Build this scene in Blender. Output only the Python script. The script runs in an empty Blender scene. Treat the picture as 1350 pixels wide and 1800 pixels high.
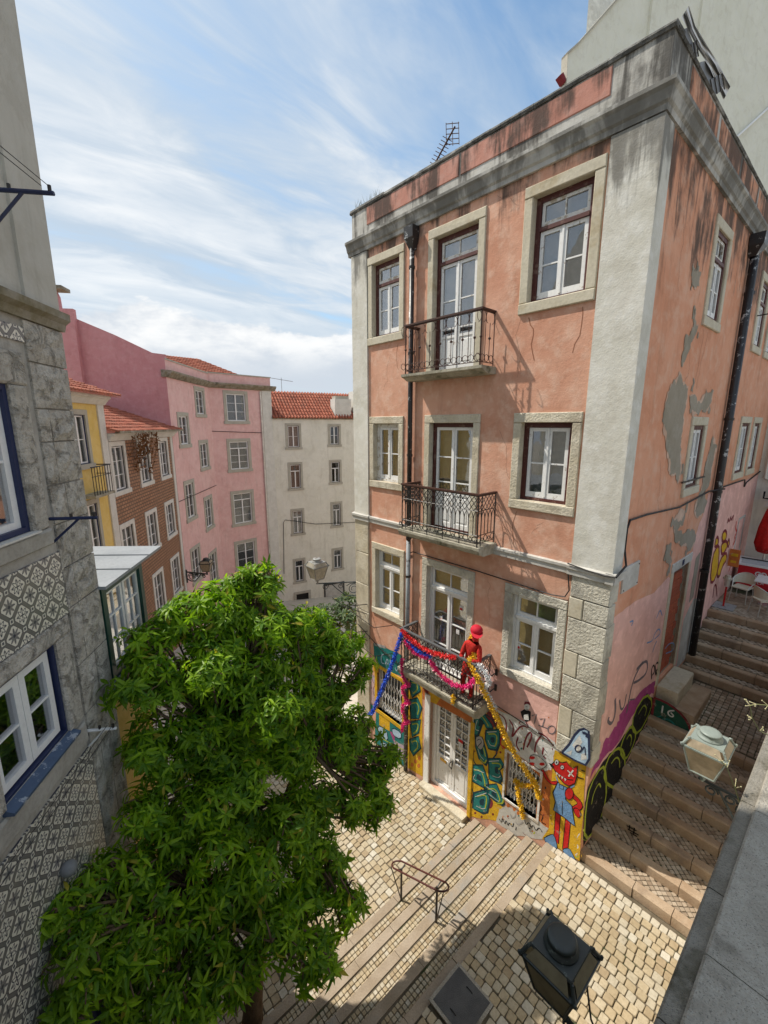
import bpy, bmesh, math, random
from mathutils import Vector, Matrix, noise
R = random.Random(11)
D = bpy.data; SC = bpy.context.scene; COL = SC.collection

# ---------------------------------------------------------------- camera, sky, sun, exposure
EYE = Vector((0, 0, 8.0)); PITCH = math.radians(11.65); FPX = 742.0
cam = D.objects.new('camera', D.cameras.new('camera')); COL.objects.link(cam)
cam.location = EYE; cam.rotation_euler = (math.pi/2 - PITCH, 0, 0)
cam.data.sensor_fit = 'HORIZONTAL'; cam.data.sensor_width = 36; cam.data.lens = 36*FPX/1350
cam.data.clip_start = 0.05; cam.data.clip_end = 2000
SC.camera = cam
SC.render.resolution_x = 768; SC.render.resolution_y = 1024
SUN_AZ, SUN_EL = -69.0, 53.0            # degrees clockwise from +Y, degrees up
sun = D.objects.new('sun', D.lights.new('sun', 'SUN')); COL.objects.link(sun)
sun.data.energy = 3.7; sun.data.angle = math.radians(0.55); sun.data.color = (1.0, 0.93, 0.82)
_a, _e = math.radians(SUN_AZ), math.radians(SUN_EL)
TOSUN = Vector((math.sin(_a)*math.cos(_e), math.cos(_a)*math.cos(_e), math.sin(_e)))
sun.rotation_euler = TOSUN.to_track_quat('Z', 'Y').to_euler()
sun.location = (-20, 10, 30)
SC.view_settings.view_transform = 'Standard'; SC.view_settings.look = 'None'
SC.view_settings.exposure = 0.55; SC.view_settings.gamma = 1.0

class NT:
    """tiny helper to write node trees"""
    def __init__(s, tree): s.t = tree; s.n = tree.nodes; s.l = tree.links
    def put(s, sock, v):
        if isinstance(v, bpy.types.NodeSocket): s.l.new(v, sock)
        elif v is not None:
            try: sock.default_value = v
            except Exception: sock.default_value = (*v, 1.0) if len(v) == 3 else v
    def node(s, typ, ins=None, out=0, **props):
        n = s.n.new(typ)
        for k, v in props.items(): setattr(n, k, v)
        for k, v in (ins or {}).items(): s.put(n.inputs[k], v)
        return n.outputs[out] if out is not None else n
    def math(s, op, a, b=None, c=None, clamp=False):
        n = s.n.new('ShaderNodeMath'); n.operation = op; n.use_clamp = clamp
        for i, v in enumerate((a, b, c)):
            if v is not None: s.put(n.inputs[i], v)
        return n.outputs[0]
    def vmath(s, op, a, b=None):
        n = s.n.new('ShaderNodeVectorMath'); n.operation = op
        s.put(n.inputs[0], a)
        if b is not None: s.put(n.inputs[1], b)
        return n.outputs[0]
    def mix(s, f, a, b, blend='MIX'):
        n = s.n.new('ShaderNodeMix'); n.data_type = 'RGBA'; n.blend_type = blend
        s.put(n.inputs[0], f); s.put(n.inputs[6], a); s.put(n.inputs[7], b)
        return n.outputs[2]
    def ramp(s, f, lo, hi, a=0.0, b=1.0):
        n = s.n.new('ShaderNodeMapRange'); n.interpolation_type = 'SMOOTHSTEP'
        for i, v in enumerate((f, lo, hi, a, b)): s.put(n.inputs[i], v)
        return n.outputs[0]
    def noise(s, vec, scale, detail=4.0, rough=0.55, dist=0.0):
        return s.node('ShaderNodeTexNoise', {'Vector': vec, 'Scale': scale, 'Detail': detail, 'Roughness': rough, 'Distortion': dist})
    def pos(s): return s.node('ShaderNodeNewGeometry')
    def sep(s, v): 
        n = s.n.new('ShaderNodeSeparateXYZ'); s.put(n.inputs[0], v); return n.outputs
    def comb(s, x, y, z):
        n = s.n.new('ShaderNodeCombineXYZ')
        for i, v in enumerate((x, y, z)): s.put(n.inputs[i], v)
        return n.outputs[0]

world = D.worlds.new('World'); SC.world = world; world.use_nodes = True
W = NT(world.node_tree); W.n.clear()
sky = W.node('ShaderNodeTexSky', sky_type='NISHITA', sun_disc=False, sun_elevation=math.radians(SUN_EL),
             sun_rotation=math.radians(SUN_AZ), altitude=50, air_density=1.0, dust_density=1.2, ozone_density=1.3)
wd = W.node('ShaderNodeTexCoord', out=0)
wx, wy, wz = W.sep(wd)
wzz = W.math('ADD', W.math('MAXIMUM', wz, 0.0), 0.16)
cu = W.math('DIVIDE', wx, wzz); cv = W.math('DIVIDE', wy, wzz)
# wisps drawn out along one wind direction
wa = W.math('ADD', W.math('MULTIPLY', cu, 0.80), W.math('MULTIPLY', cv, 0.60))
wb = W.math('ADD', W.math('MULTIPLY', cu, -0.60), W.math('MULTIPLY', cv, 0.80))
cvec = W.comb(W.math('MULTIPLY', wa, 0.45), W.math('MULTIPLY', wb, 1.15), 2.3)
n1 = W.noise(cvec, 1.15, 7.0, 0.55, 0.55)
n2 = W.noise(W.comb(cu, cv, 7.7), 0.55, 5.0, 0.5, 0.2)
n3 = W.noise(W.comb(W.math('MULTIPLY', wa, 1.1), W.math('MULTIPLY', wb, 2.6), 5.1), 1.6, 6.0, 0.6, 0.8)
elev = W.math('ARCTAN2', wz, W.math('SQRT', W.math('ADD', W.math('MULTIPLY', wx, wx), W.math('MULTIPLY', wy, wy))))
cirrus = W.ramp(W.math('ADD', W.math('MULTIPLY', n1, 0.45), W.math('ADD', W.math('MULTIPLY', n2, 0.42), W.math('MULTIPLY', n3, 0.20))), 0.38, 0.55)
thick = W.ramp(W.math('ADD', W.math('MULTIPLY', n1, 0.45), W.math('ADD', W.math('MULTIPLY', n2, 0.15), W.math('MULTIPLY', n3, 0.36))), 0.40, 0.62)
# cumulus bank low over the horizon
elev = W.math('ARCTAN2', wz, W.math('SQRT', W.math('ADD', W.math('MULTIPLY', wx, wx), W.math('MULTIPLY', wy, wy))))
azi = W.math('ARCTAN2', wx, wy)
bank = W.noise(W.comb(W.math('MULTIPLY', azi, 3.4), W.math('MULTIPLY', elev, 8.0), 3.45), 1.8, 5.0, 0.6, 0.1)
top = W.math('ADD', W.math('MULTIPLY', W.noise(W.comb(azi, 0.0, 1.7), 2.6, 4.0, 0.55), 0.20), 0.075)
cum = W.ramp(W.math('SUBTRACT', W.math('ADD', top, W.math('MULTIPLY', bank, 0.13)), elev), 0.030, 0.046)
cumlow = W.ramp(elev, 0.09, 0.18)
cumcol = W.mix(W.math('MULTIPLY', cumlow, W.ramp(bank, 0.30, 0.62)), (3.5, 3.85, 4.3, 1), (5.7, 5.7, 5.65, 1))
cirr_col = W.mix(thick, (3.1, 3.65, 4.25, 1), (5.4, 5.45, 5.45, 1))
cirr_col = W.mix(W.ramp(elev, 0.10, 0.32, 0.75, 0.0), cirr_col, (3.5, 4.0, 4.5, 1))
skycol = W.mix(1.0, sky, (0.84, 1.03, 1.04, 1), 'MULTIPLY')
c1 = W.mix(W.math('MULTIPLY', cirrus, 0.94), skycol, cirr_col)
c2 = W.mix(W.math('MULTIPLY', cum, 0.9), c1, cumcol)
bg = W.node('ShaderNodeBackground', {'Color': c2, 'Strength': 0.125})
W.l.new(bg, W.node('ShaderNodeOutputWorld', out=None).inputs[0])

# ---------------------------------------------------------------- photogrammetry helpers
FWD = Vector((0, math.cos(PITCH), -math.sin(PITCH))); UPV = Vector((0, math.sin(PITCH), math.cos(PITCH))); RTV = Vector((1, 0, 0))
def ray(u, v): return FWD + RTV*((u-675)/FPX) + UPV*((900-v)/FPX)
def onz(u, v, z):
    d = ray(u, v); return EYE + d*((z-EYE.z)/d.z)
def aty(u, v, y):
    d = ray(u, v); return EYE + d*(y/d.y)
class Frame:
    """vertical facade plane: s metres along it, z up, d outward"""
    def __init__(f, o, az, side=-1):
        a = math.radians(az); f.o = Vector((o[0], o[1], 0)); f.d = Vector((math.sin(a), math.cos(a), 0))
        f.n = Vector((-f.d.y, f.d.x, 0)) if side > 0 else Vector((f.d.y, -f.d.x, 0))
    def P(f, s, z, d=0.0): return f.o + f.d*s + f.n*d + Vector((0, 0, z))
    def px(f, u, v, d=0.0):
        r = ray(u, v); o = f.o + f.n*d; t = (o-EYE).dot(f.n)/r.dot(f.n); p = EYE + r*t
        return (p-f.o).dot(f.d), p.z
    def off(f, s, d):
        g = Frame.__new__(Frame); g.o = f.o + f.d*s + f.n*d; g.d = f.d; g.n = f.n; return g

# ---------------------------------------------------------------- mesh builder
ORG = {}
def org(o): return ORG.get(o.name, Vector((0, 0, 0))) if o else Vector((0, 0, 0))
class MB:
    def __init__(b): b.v = []; b.f = []; b.m = []; b.rv = None; b.uv = None
    def add(b, vs, fs, m=0):
        k = len(b.v); b.v += [Vector(p) for p in vs]; b.f += [tuple(i+k for i in q) for q in fs]; b.m += [m]*len(fs); return b
    def box8(b, p, m=0):
        return b.add(p, [(0,3,2,1),(4,5,6,7),(0,1,5,4),(1,2,6,5),(2,3,7,6),(3,0,4,7)], m)
    def box(b, F, s0, s1, z0, z1, d0, d1, m=0):
        return b.box8([F.P(s0,z0,d0),F.P(s1,z0,d0),F.P(s1,z0,d1),F.P(s0,z0,d1),F.P(s0,z1,d0),F.P(s1,z1,d0),F.P(s1,z1,d1),F.P(s0,z1,d1)], m)
    def cbox(b, F, s0, s1, z0, z1, d0, d1, c=0.006, m=0, jit=0.0):
        """block with chamfered outer face"""
        j = lambda: R.uniform(-jit, jit)
        o = [(s0,z0),(s1,z0),(s1,z1),(s0,z1)]; i = [(s0+c,z0+c),(s1-c,z0+c),(s1-c,z1-c),(s0+c,z1-c)]
        vs = [F.P(s,z,d0) for s,z in o] + [F.P(s,z,d1-c) for s,z in o] + [F.P(s+j(),z+j(),d1+j()) for s,z in i]
        fs = [(8,9,10,11)] + [(k,(k+1)%4,4+(k+1)%4,4+k) for k in range(4)] + [(4+k,4+(k+1)%4,8+(k+1)%4,8+k) for k in range(4)]
        return b.add(vs, fs, m)
    def slab(b, p0, p1, p2, p3, z0, z1, m=0):
        """horizontal prism over 4 ground points"""
        q = [p0, p1, p2, p3]
        return b.box8([Vector((p.x,p.y,z0)) for p in q]+[Vector((p.x,p.y,z1)) for p in q], m)
    def poly(b, F, pts, d=0.0, m=0): return b.add([F.P(s,z,d) for s,z in pts], [tuple(range(len(pts)))], m)
    def prism(b, F, pts, d0, d1, m=0):
        n = len(pts); vs = [F.P(s,z,d0) for s,z in pts]+[F.P(s,z,d1) for s,z in pts]
        return b.add(vs, [tuple(range(n-1,-1,-1)), tuple(range(n,2*n))]+[(i,(i+1)%n,n+(i+1)%n,n+i) for i in range(n)], m)
    def prof(b, F, s0, s1, prof, m=0):
        """extrude a (d,z) profile along s"""
        n = len(prof); vs = [F.P(s0,z,d) for d,z in prof]+[F.P(s1,z,d) for d,z in prof]
        return b.add(vs, [tuple(range(n-1,-1,-1)), tuple(range(n,2*n))]+[(i,(i+1)%n,n+(i+1)%n,n+i) for i in range(n)], m)
    def tube(b, pts, r, n=6, closed=False, m=0, cap=True):
        pts = [Vector(p) for p in pts]; k = len(pts); rs = r if isinstance(r, (list, tuple)) else [r]*k
        rings = []; prev = None
        for i, p in enumerate(pts):
            if closed: t = pts[(i+1) % k]-pts[i-1]
            else: t = pts[min(i+1, k-1)]-pts[max(i-1, 0)]
            if t.length < 1e-9: t = Vector((0, 0, 1))
            t.normalize()
            if prev is None:
                a = Vector((0, 0, 1)) if abs(t.z) < .9 else Vector((1, 0, 0)); x = t.cross(a).normalized()
            else:
                x = prev - t*prev.dot(t)
                x = x.normalized() if x.length > 1e-6 else t.cross(Vector((0.3, 0.5, 0.8))).normalized()
            prev = x; y = t.cross(x)
            rings.append([p + (x*math.cos(2*math.pi*j/n)+y*math.sin(2*math.pi*j/n))*rs[i] for j in range(n)])
        vs = [q for g in rings for q in g]; fs = []
        for i in range(k if closed else k-1):
            i2 = (i+1) % k
            for j in range(n): fs.append((i*n+j, i*n+(j+1)%n, i2*n+(j+1)%n, i2*n+j))
        if cap and not closed: fs += [tuple(range(n-1,-1,-1)), tuple((k-1)*n+j for j in range(n))]
        return b.add(vs, fs, m)
    def lathe(b, c, prof, n=16, axis=Vector((0,0,1)), m=0, ang0=0.0):
        z = Vector(axis).normalized(); x = z.cross(Vector((0.13,0.99,0.05)) if abs(z.y)<.9 else Vector((1,0,0))).normalized(); y = z.cross(x)
        vs = []; fs = []
        for r, h in prof:
            for j in range(n):
                a = ang0+2*math.pi*j/n; vs.append(Vector(c)+z*h+(x*math.cos(a)+y*math.sin(a))*r)
        for i in range(len(prof)-1):
            for j in range(n): fs.append((i*n+j, i*n+(j+1)%n, (i+1)*n+(j+1)%n, (i+1)*n+j))
        fs += [tuple(range(n-1,-1,-1)), tuple((len(prof)-1)*n+j for j in range(n))]
        return b.add(vs, fs, m)
    def ball(b, c, r, n=10, m=0, sq=(1,1,1)):
        pr = [(max(1e-4, math.sin(math.pi*i/n)), -math.cos(math.pi*i/n)) for i in range(n+1)]
        k = len(b.v); b.lathe((0,0,0), pr, n+2, m=m)
        for i in range(k, len(b.v)):
            q = b.v[i]; b.v[i] = Vector(c)+Vector((q.x*r*sq[0], q.y*r*sq[1], q.z*r*sq[2]))
        return b
    def stroke(b, F, pts, w, d, m=0, smooth=0):
        """painted line on a facade"""
        P = [Vector((s, z)) for s, z in pts]
        for _ in range(smooth):
            Q = [P[0]]
            for i in range(len(P)-1): Q += [P[i]*.75+P[i+1]*.25, P[i]*.25+P[i+1]*.75]
            Q.append(P[-1]); P = Q
        L = []; Rr = []
        for i, p in enumerate(P):
            t = P[min(i+1, len(P)-1)]-P[max(i-1, 0)]
            t = t.normalized() if t.length > 1e-9 else Vector((1, 0)); nn = Vector((-t.y, t.x))*w/2
            L.append(F.P(*(p+nn), d)); Rr.append(F.P(*(p-nn), d))
        k = len(P); return b.add(L+Rr, [(i, i+1, k+i+1, k+i) for i in range(k-1)], m)
    def build(b, name, mats, parent=None, smooth=False, **tags):
        me = D.meshes.new(name); o0 = org(parent)
        me.from_pydata([p-o0 for p in b.v], [], b.f)
        mats = mats if isinstance(mats, (list, tuple)) else [mats]
        for mm in mats: me.materials.append(mm)
        if len(mats) > 1: me.polygons.foreach_set('material_index', b.m)
        if smooth: me.polygons.foreach_set('use_smooth', [True]*len(b.f))
        if b.rv is not None:
            at = me.attributes.new('rnd', 'FLOAT', 'FACE'); at.data.foreach_set('value', b.rv)
        if b.uv is not None:
            ul = me.uv_layers.new(name='UVMap'); ul.data.foreach_set('uv', b.uv)
        me.update()
        o = D.objects.new(name, me); COL.objects.link(o)
        if parent: o.parent = parent
        ORG[o.name] = o0
        for k, v in tags.items(): o[k] = v
        return o
def thing(name, loc, label, cat, group=None):
    o = D.objects.new(name, None); COL.objects.link(o); o.location = loc; o.empty_display_size = .2
    ORG[o.name] = Vector(loc); o['label'] = label; o['category'] = cat
    if group: o['group'] = group
    return o
def tag(o, label, cat, group=None):
    o['label'] = label; o['category'] = cat
    if group: o['group'] = group
    return o
def inst(name, mesh, parent, loc, rot=None, scale=None):
    """one more piece that shares mesh data; loc in world metres"""
    o = D.objects.new(name, mesh); COL.objects.link(o)
    if parent: o.parent = parent
    o.location = Vector(loc)-org(parent)
    if rot is not None: o.rotation_euler = rot
    if scale is not None: o.scale = scale
    ORG[o.name] = Vector(loc)
    return o

# ---------------------------------------------------------------- materials
MATS = {}
def newmat(name):
    m = D.materials.new(name); m.use_nodes = True; t = NT(m.node_tree); t.n.clear()
    out = t.node('ShaderNodeOutputMaterial', out=None); MATS[name] = m
    return m, t, out
def princ(t, out, col, rough=0.8, bump=None, bstr=0.3, bdist=0.02, spec=0.3, metal=0.0, **extra):
    p = t.n.new('ShaderNodeBsdfPrincipled'); t.put(p.inputs['Base Color'], col); t.put(p.inputs['Roughness'], rough)
    p.inputs['Specular IOR Level'].default_value = spec; p.inputs['Metallic'].default_value = metal
    if bump is not None:
        bn = t.node('ShaderNodeBump', {'Height': bump, 'Strength': bstr, 'Distance': bdist}); t.l.new(bn, p.inputs['Normal'])
    for k, v in extra.items(): t.put(p.inputs[k], v)
    t.l.new(p.outputs[0], out.inputs[0]); return p
def c4(c): return (*c, 1.0)
def rough_mat(name, c1, c2, scale=3.0, fine=40.0, rough=0.85, bstr=0.35, spec=0.25, speck=None, c3=None, metal=0.0, bdist=0.015):
    """two-tone mottled surface with fine relief"""
    m, t, out = newmat(name); p = t.pos()
    a = t.noise(p, scale, 4.0, 0.6); f = t.noise(p, fine, 3.0, 0.65)
    col = t.mix(t.ramp(a, 0.3, 0.7), c4(c1), c4(c2))
    if c3: col = t.mix(t.ramp(t.noise(p, scale*0.37, 4.0, 0.7), 0.52, 0.68), col, c4(c3))
    col = t.mix(t.ramp(f, 0.35, 0.75, 0.0, 0.35), col, t.mix(1.0, col, (0.55, 0.55, 0.55, 1), 'MULTIPLY'))
    if speck: col = t.mix(t.ramp(t.noise(p, fine*2.2, 2.0, 0.5), 0.60, 0.68, 0, .8), col, c4(speck))
    princ(t, out, col, rough, t.math('ADD', f, t.math('MULTIPLY', a, 0.7)), bstr, bdist, spec, metal)
    return m
def plain(name, c, rough=0.5, spec=0.4, metal=0.0, wear=0.0, wearcol=(0.1,0.1,0.1)):
    m, t, out = newmat(name); p = t.pos(); f = t.noise(p, 18.0, 5.0, 0.65)
    col = t.mix(t.ramp(f, 0.3, 0.8, 0.0, 0.25), c4(c), t.mix(1.0, c4(c), (0.5,0.5,0.5,1), 'MULTIPLY'))
    if wear: col = t.mix(t.ramp(t.noise(p, 7.0, 6.0, 0.75), 0.62-wear*0.2, 0.66-wear*0.15), col, c4(wearcol))
    princ(t, out, col, t.ramp(f, 0.2, 0.8, rough*0.8, min(1, rough*1.2)), f, 0.12, 0.004, spec, metal); return m
def stucco(name, c1, c2, stain=(0.05,0.045,0.04), ztop=None, zlow=None, pale=None, amt=1.0, streak=1.0, xs=4.2):
    """lime render: cloudy tint, trowel relief, rain streaks, growths of dark mould high on the wall"""
    m, t, out = newmat(name); p = t.pos(); x, y, z = t.sep(p)
    a = t.noise(p, 0.9, 5.0, 0.65, 0.3); b = t.noise(p, 3.7, 4.0, 0.65); f = t.noise(p, 46.0, 2.0, 0.6)
    col = t.mix(t.ramp(a, 0.32, 0.68), c4(c1), c4(c2))
    col = t.mix(t.ramp(t.noise(p, 1.9, 5.0, .7, .8), 0.52, 0.60, 0.0, 0.22), col, t.mix(1.0, col, (0.70, 0.66, 0.62, 1), 'MULTIPLY'))
    col = t.mix(t.ramp(b, 0.45, 0.70, 0.0, 0.60), col, c4(pale or tuple(min(1, v*1.25+0.03) for v in c2)))
    sv = t.comb(t.math('MULTIPLY', x, xs), t.math('MULTIPLY', y, xs), t.math('MULTIPLY', z, 0.55))
    st = t.noise(sv, 0.8, 4.0, 0.7, 0.5)
    col = t.mix(t.ramp(st, 0.50, 0.78, 0.0, 0.32*streak), col, t.mix(1.0, col, (0.62, 0.6, 0.56, 1), 'MULTIPLY'))
    if ztop:
        hi = t.ramp(z, ztop[0], ztop[1]); big = t.noise(p, 1.3, 5.0, 0.65)
        k = t.math('ADD', t.math('MULTIPLY', st, 0.75), t.math('MULTIPLY', big, 0.55))
        k = t.ramp(t.math('ADD', k, t.math('MULTIPLY', hi, 0.30)), 0.80, 0.99)
        col = t.mix(t.math('MULTIPLY', k, t.math('MULTIPLY', t.ramp(hi, 0.02, 0.5), 0.85*amt)), col, c4(stain))
    if zlow:
        lo = t.ramp(z, zlow[0], zlow[1], 1.0, 0.0)
        col = t.mix(t.math('MULTIPLY', lo, t.ramp(t.noise(p, 2.4, 6.0, 0.7), 0.40, 0.62, 0.0, 0.7)), col, (0.23, 0.2, 0.17, 1))
    h = t.math('ADD', t.math('MULTIPLY', f, 0.5), t.math('ADD', b, t.math('MULTIPLY', t.noise(p, 11.0, 2.0, 0.6), 0.7)))
    princ(t, out, col, 0.9, h, 0.35, 0.02, 0.15); return m
M = MATS
stucco('orange_render', (0.54,0.265,0.175), (0.64,0.365,0.26), ztop=(10.9, 12.2), zlow=(-1.3, 0.0), pale=(0.70,0.48,0.37))
stucco('orange_render_shade', (0.60,0.275,0.165), (0.67,0.345,0.225), ztop=(9.2, 12.2), pale=(0.66,0.42,0.31), streak=1.6, amt=1.0)
stucco('pink_patch', (0.66,0.38,0.33), (0.72,0.44,0.385), zlow=(0.0, 2.6), streak=0.5)
stucco('parapet_pink', (0.44,0.205,0.155), (0.52,0.27,0.215), ztop=(11.6, 13.0), pale=(0.5,0.31,0.26), amt=1.0)
stucco('white_render', (0.55,0.53,0.46), (0.66,0.64,0.58), ztop=(10.2, 12.3), pale=(0.72,0.71,0.67), amt=0.8, streak=0.8)
stucco('old_white', (0.40,0.385,0.35), (0.52,0.505,0.465), ztop=(11.4, 12.9), pale=(0.58,0.57,0.54), amt=1.0)
stucco('grey_mortar', (0.27,0.235,0.18), (0.33,0.29,0.235), streak=1.4, pale=(0.36,0.33,0.28))
stucco('pale_wall', (0.62,0.60,0.53), (0.70,0.68,0.61), streak=1.0, zlow=(-1.2, 0.6))
rough_mat('coping_dark', (0.07,0.067,0.06), (0.20,0.195,0.18), 5.0, 30, c3=(0.36,0.35,0.33), bstr=.9, bdist=.04)
stucco('cornice_stone', (0.34,0.33,0.30), (0.47,0.46,0.43), stain=(0.055,0.052,0.045), ztop=(10.9, 12.35), pale=(0.56,0.55,0.52), amt=.75, xs=3.0)
rough_mat('lime_stone', (0.52,0.46,0.34), (0.62,0.57,0.46), 3.0, 28, bstr=0.6, c3=(0.42,0.37,0.28), bdist=0.03)
rough_mat('lime_stone_grey', (0.50,0.47,0.39), (0.62,0.59,0.50), 2.6, 24, bstr=0.8, c3=(0.36,0.34,0.29), bdist=0.04)
rough_mat('smooth_stone', (0.52,0.47,0.36), (0.58,0.53,0.42), 3.0, 20, bstr=0.3, c3=(0.45,0.38,0.26))
plain('wood_red', (0.085,0.022,0.018), 0.55, wear=0.35, wearcol=(0.16,0.09,0.07))
plain('wood_white', (0.78,0.78,0.77), 0.45, wear=0.10, wearcol=(0.40,0.34,0.29))
plain('wood_white_old', (0.70,0.69,0.66), 0.6, wear=0.55, wearcol=(0.42,0.36,0.28))
plain('pvc_white', (0.80,0.80,0.79), 0.3)
plain('iron_black', (0.022,0.018,0.016), 0.5, 0.5, wear=0.2, wearcol=(0.07,0.035,0.022))
plain('iron_rust', (0.06,0.022,0.014), 0.6, 0.4, wear=0.4, wearcol=(0.03,0.02,0.018))
plain('pipe_black', (0.02,0.018,0.019), 0.4, 0.5, wear=0.22, wearcol=(0.42,0.43,0.43))
plain('pipe_zinc', (0.30,0.33,0.35), 0.45, 0.5, wear=0.3, wearcol=(0.12,0.12,0.12))
plain('cable_black', (0.018,0.016,0.016), 0.6)
rough_mat('balcony_stone', (0.28,0.26,0.20), (0.44,0.41,0.33), 5.0, 30, c3=(0.12,0.12,0.075), bstr=0.5)
rough_mat('room_dark', (0.015,0.014,0.013), (0.03,0.028,0.025), 2, 10)
rough_mat('curtain_grey', (0.20,0.21,0.20), (0.30,0.31,0.30), 2.0, 14)
rough_mat('shutter_wood', (0.42,0.37,0.25), (0.50,0.45,0.32), 2.0, 14)
rough_mat('curtain_white', (0.62,0.62,0.58), (0.74,0.74,0.70), 3.0, 16)
def glass(name, tint=0.9, lo=0.10, hi=0.75):
    m, t, out = newmat(name)
    g = t.node('ShaderNodeBsdfGlossy', {'Color': (0.95,0.97,1,1), 'Roughness': 0.03})
    tr = t.node('ShaderNodeBsdfTransparent', {'Color': (tint, tint, tint, 1)})
    f = t.node('ShaderNodeLayerWeight', {'Blend': 0.35}, out=1)
    bn = t.node('ShaderNodeBump', {'Height': t.noise(t.pos(), 2.5, 2.0), 'Strength': 0.06, 'Distance': 0.05})
    t.l.new(bn, g.node.inputs['Normal'])
    mx = t.node('ShaderNodeMixShader', {0: t.ramp(f, 0.0, 1.0, lo, hi), 1: tr, 2: g})
    t.l.new(mx, out.inputs[0]); return m
glass('glass')
glass('glass_dark', 0.7, 0.05, 0.42)
def paint(name, c, vary=0.25, rough=0.7):
    m, t, out = newmat(name); p = t.pos()
    n = t.noise(p, 6.0, 5.0, 0.65)
    col = t.mix(t.ramp(n, 0.25, 0.75), c4(c), c4(tuple(v*(1-vary)*.9 for v in c)))
    col = t.mix(t.ramp(t.noise(p, 17.0, 4.0, .7), 0.55, 0.75, 0, .5), col, c4(tuple(v*.55+.10 for v in c)))
    col = t.mix(t.ramp(t.noise(p, 5.0, 5.0, .75), 0.60, 0.66, 0, .55), col, (0.36,0.30,0.24,1))
    princ(t, out, col, rough, t.math('ADD', t.noise(p, 40.0, 2.0), t.noise(p, 5.0, 2.0)), 0.45, 0.02, 0.2); return m
for k, c in {'p_yellow':(0.70,0.42,0.025),'p_teal':(0.02,0.20,0.19),'p_tealdark':(0.012,0.05,0.07),'p_lime':(0.40,0.48,0.05),'p_red':(0.60,0.02,0.018),
             'p_black':(0.012,0.012,0.014),'p_white':(0.72,0.72,0.70),'p_grey':(0.40,0.39,0.38),'p_orange':(0.55,0.17,0.045),'p_blue':(0.17,0.33,0.58),
             'p_lightblue':(0.42,0.58,0.75),'p_magenta':(0.42,0.07,0.24),'p_maroon':(0.22,0.03,0.04),'p_lilac':(0.50,0.40,0.50),'p_skin':(0.66,0.47,0.47),
             'p_tag':(0.20,0.17,0.19),'p_navy':(0.03,0.04,0.09),'p_darkgreen':(0.02,0.09,0.06)}.items(): paint(k, c)
# ---------------------------------------------------------------- facade helpers
CORNER = onz(1017, 1512, 0.0)
FR = Frame(CORNER, -42.3, +1)     # sunlit front, s grows to the left
SD = Frame(CORNER, 49.4, -1)      # shaded side along the stairs
def wall(F, s0, s1, z0, z1, holes, rev=0.26, d=0.0, m=0, b=None, bare=None):
    """wall sheet with real openings and their reveals"""
    b = b or MB()
    S = sorted({s0, s1} | {h[0] for h in holes} | {h[1] for h in holes}); Z = sorted({z0, z1} | {h[2] for h in holes} | {h[3] for h in holes})
    S = [x for x in S if s0-1e-6 <= x <= s1+1e-6]; Z = [x for x in Z if z0-1e-6 <= x <= z1+1e-6]
    for i in range(len(S)-1):
        for j in range(len(Z)-1):
            cs, cz = (S[i]+S[i+1])/2, (Z[j]+Z[j+1])/2
            if any(h[0] < cs < h[1] and h[2] < cz < h[3] for h in holes): continue
            b.add([F.P(S[i],Z[j],d),F.P(S[i+1],Z[j],d),F.P(S[i+1],Z[j+1],d),F.P(S[i],Z[j+1],d)], [(0,1,2,3)], m)
    for h in (holes if bare is None else bare):
        a0, a1, y0, y1 = h[:4]
        c = [(a0,y0),(a1,y0),(a1,y1),(a0,y1)]
        for k in range(4):
            (sa,za),(sb,zb) = c[k], c[(k+1)%4]
            b.add([F.P(sa,za,d),F.P(sb,zb,d),F.P(sb,zb,d-rev),F.P(sa,za,d-rev)], [(0,1,2,3)], m)
    return b
def frame_ring(b, F, s0, s1, z0, z1, w, d0, d1, m=0, wb=None):
    wb = w if wb is None else wb
    b.box(F, s0, s0+w, z0, z1, d0, d1, m); b.box(F, s1-w, s1, z0, z1, d0, d1, m)
    b.box(F, s0+w, s1-w, z1-w, z1, d0, d1, m); b.box(F, s0+w, s1-w, z0, z0+wb, d0, d1, m)
def sash(F, par, s0, s1, z0, z1, rails, mat, gmat, d0=-0.15, d1=-0.11, w=0.055, wb=None, cols=1, panel=0.0, pane_name='pane', tilt=0.0, mw=0.012):
    """one leaf: frame + glazing bars as one mesh, each pane a mesh of its own"""
    b = MB(); wb = w if wb is None else wb
    frame_ring(b, F, s0, s1, z0, z1, w, d0, d1, 0, wb)
    zb = z0+wb
    if panel:
        b.box(F, s0+w, s1-w, zb, z0+panel, d0+.008, d1-.014); zb = z0+panel
        b.box(F, s0+w, s1-w, zb, zb+.05, d0, d1); zb += .05
        b.cbox(F, s0+w+.04, s1-w-.04, z0+wb+.05, z0+panel-.05, d1-.014, d1-.004, .006)
    zs = [zb]+[z0+(z1-z0)*r for r in rails]+[z1-w]; ss = [s0+w+(s1-s0-2*w)*k/cols for k in range(cols+1)]
    for r in zs[1:-1]: b.box(F, s0+w, s1-w, r-mw, r+mw, d0+.006, d1-.006)
    for x in ss[1:-1]:
        for i in range(len(zs)-1):
            b.box(F, x-mw, x+mw, zs[i]+(mw if i else 0), zs[i+1]-(mw if i < len(zs)-2 else 0), d0+.006, d1-.006)
    o = b.build('sash', mat, par)
    for i in range(len(zs)-1):
        for j in range(cols):
            x0, x1 = ss[j]+(mw if j else 0), ss[j+1]-(mw if j < cols-1 else 0); y0, y1 = zs[i]+(mw if i else 0), zs[i+1]-(mw if i < len(zs)-2 else 0)
            dm = (d0+d1)/2
            MB().box(F, x0, x1, y0, y1, dm-.002, dm+.002).build(pane_name, gmat, par)
    return o
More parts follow.
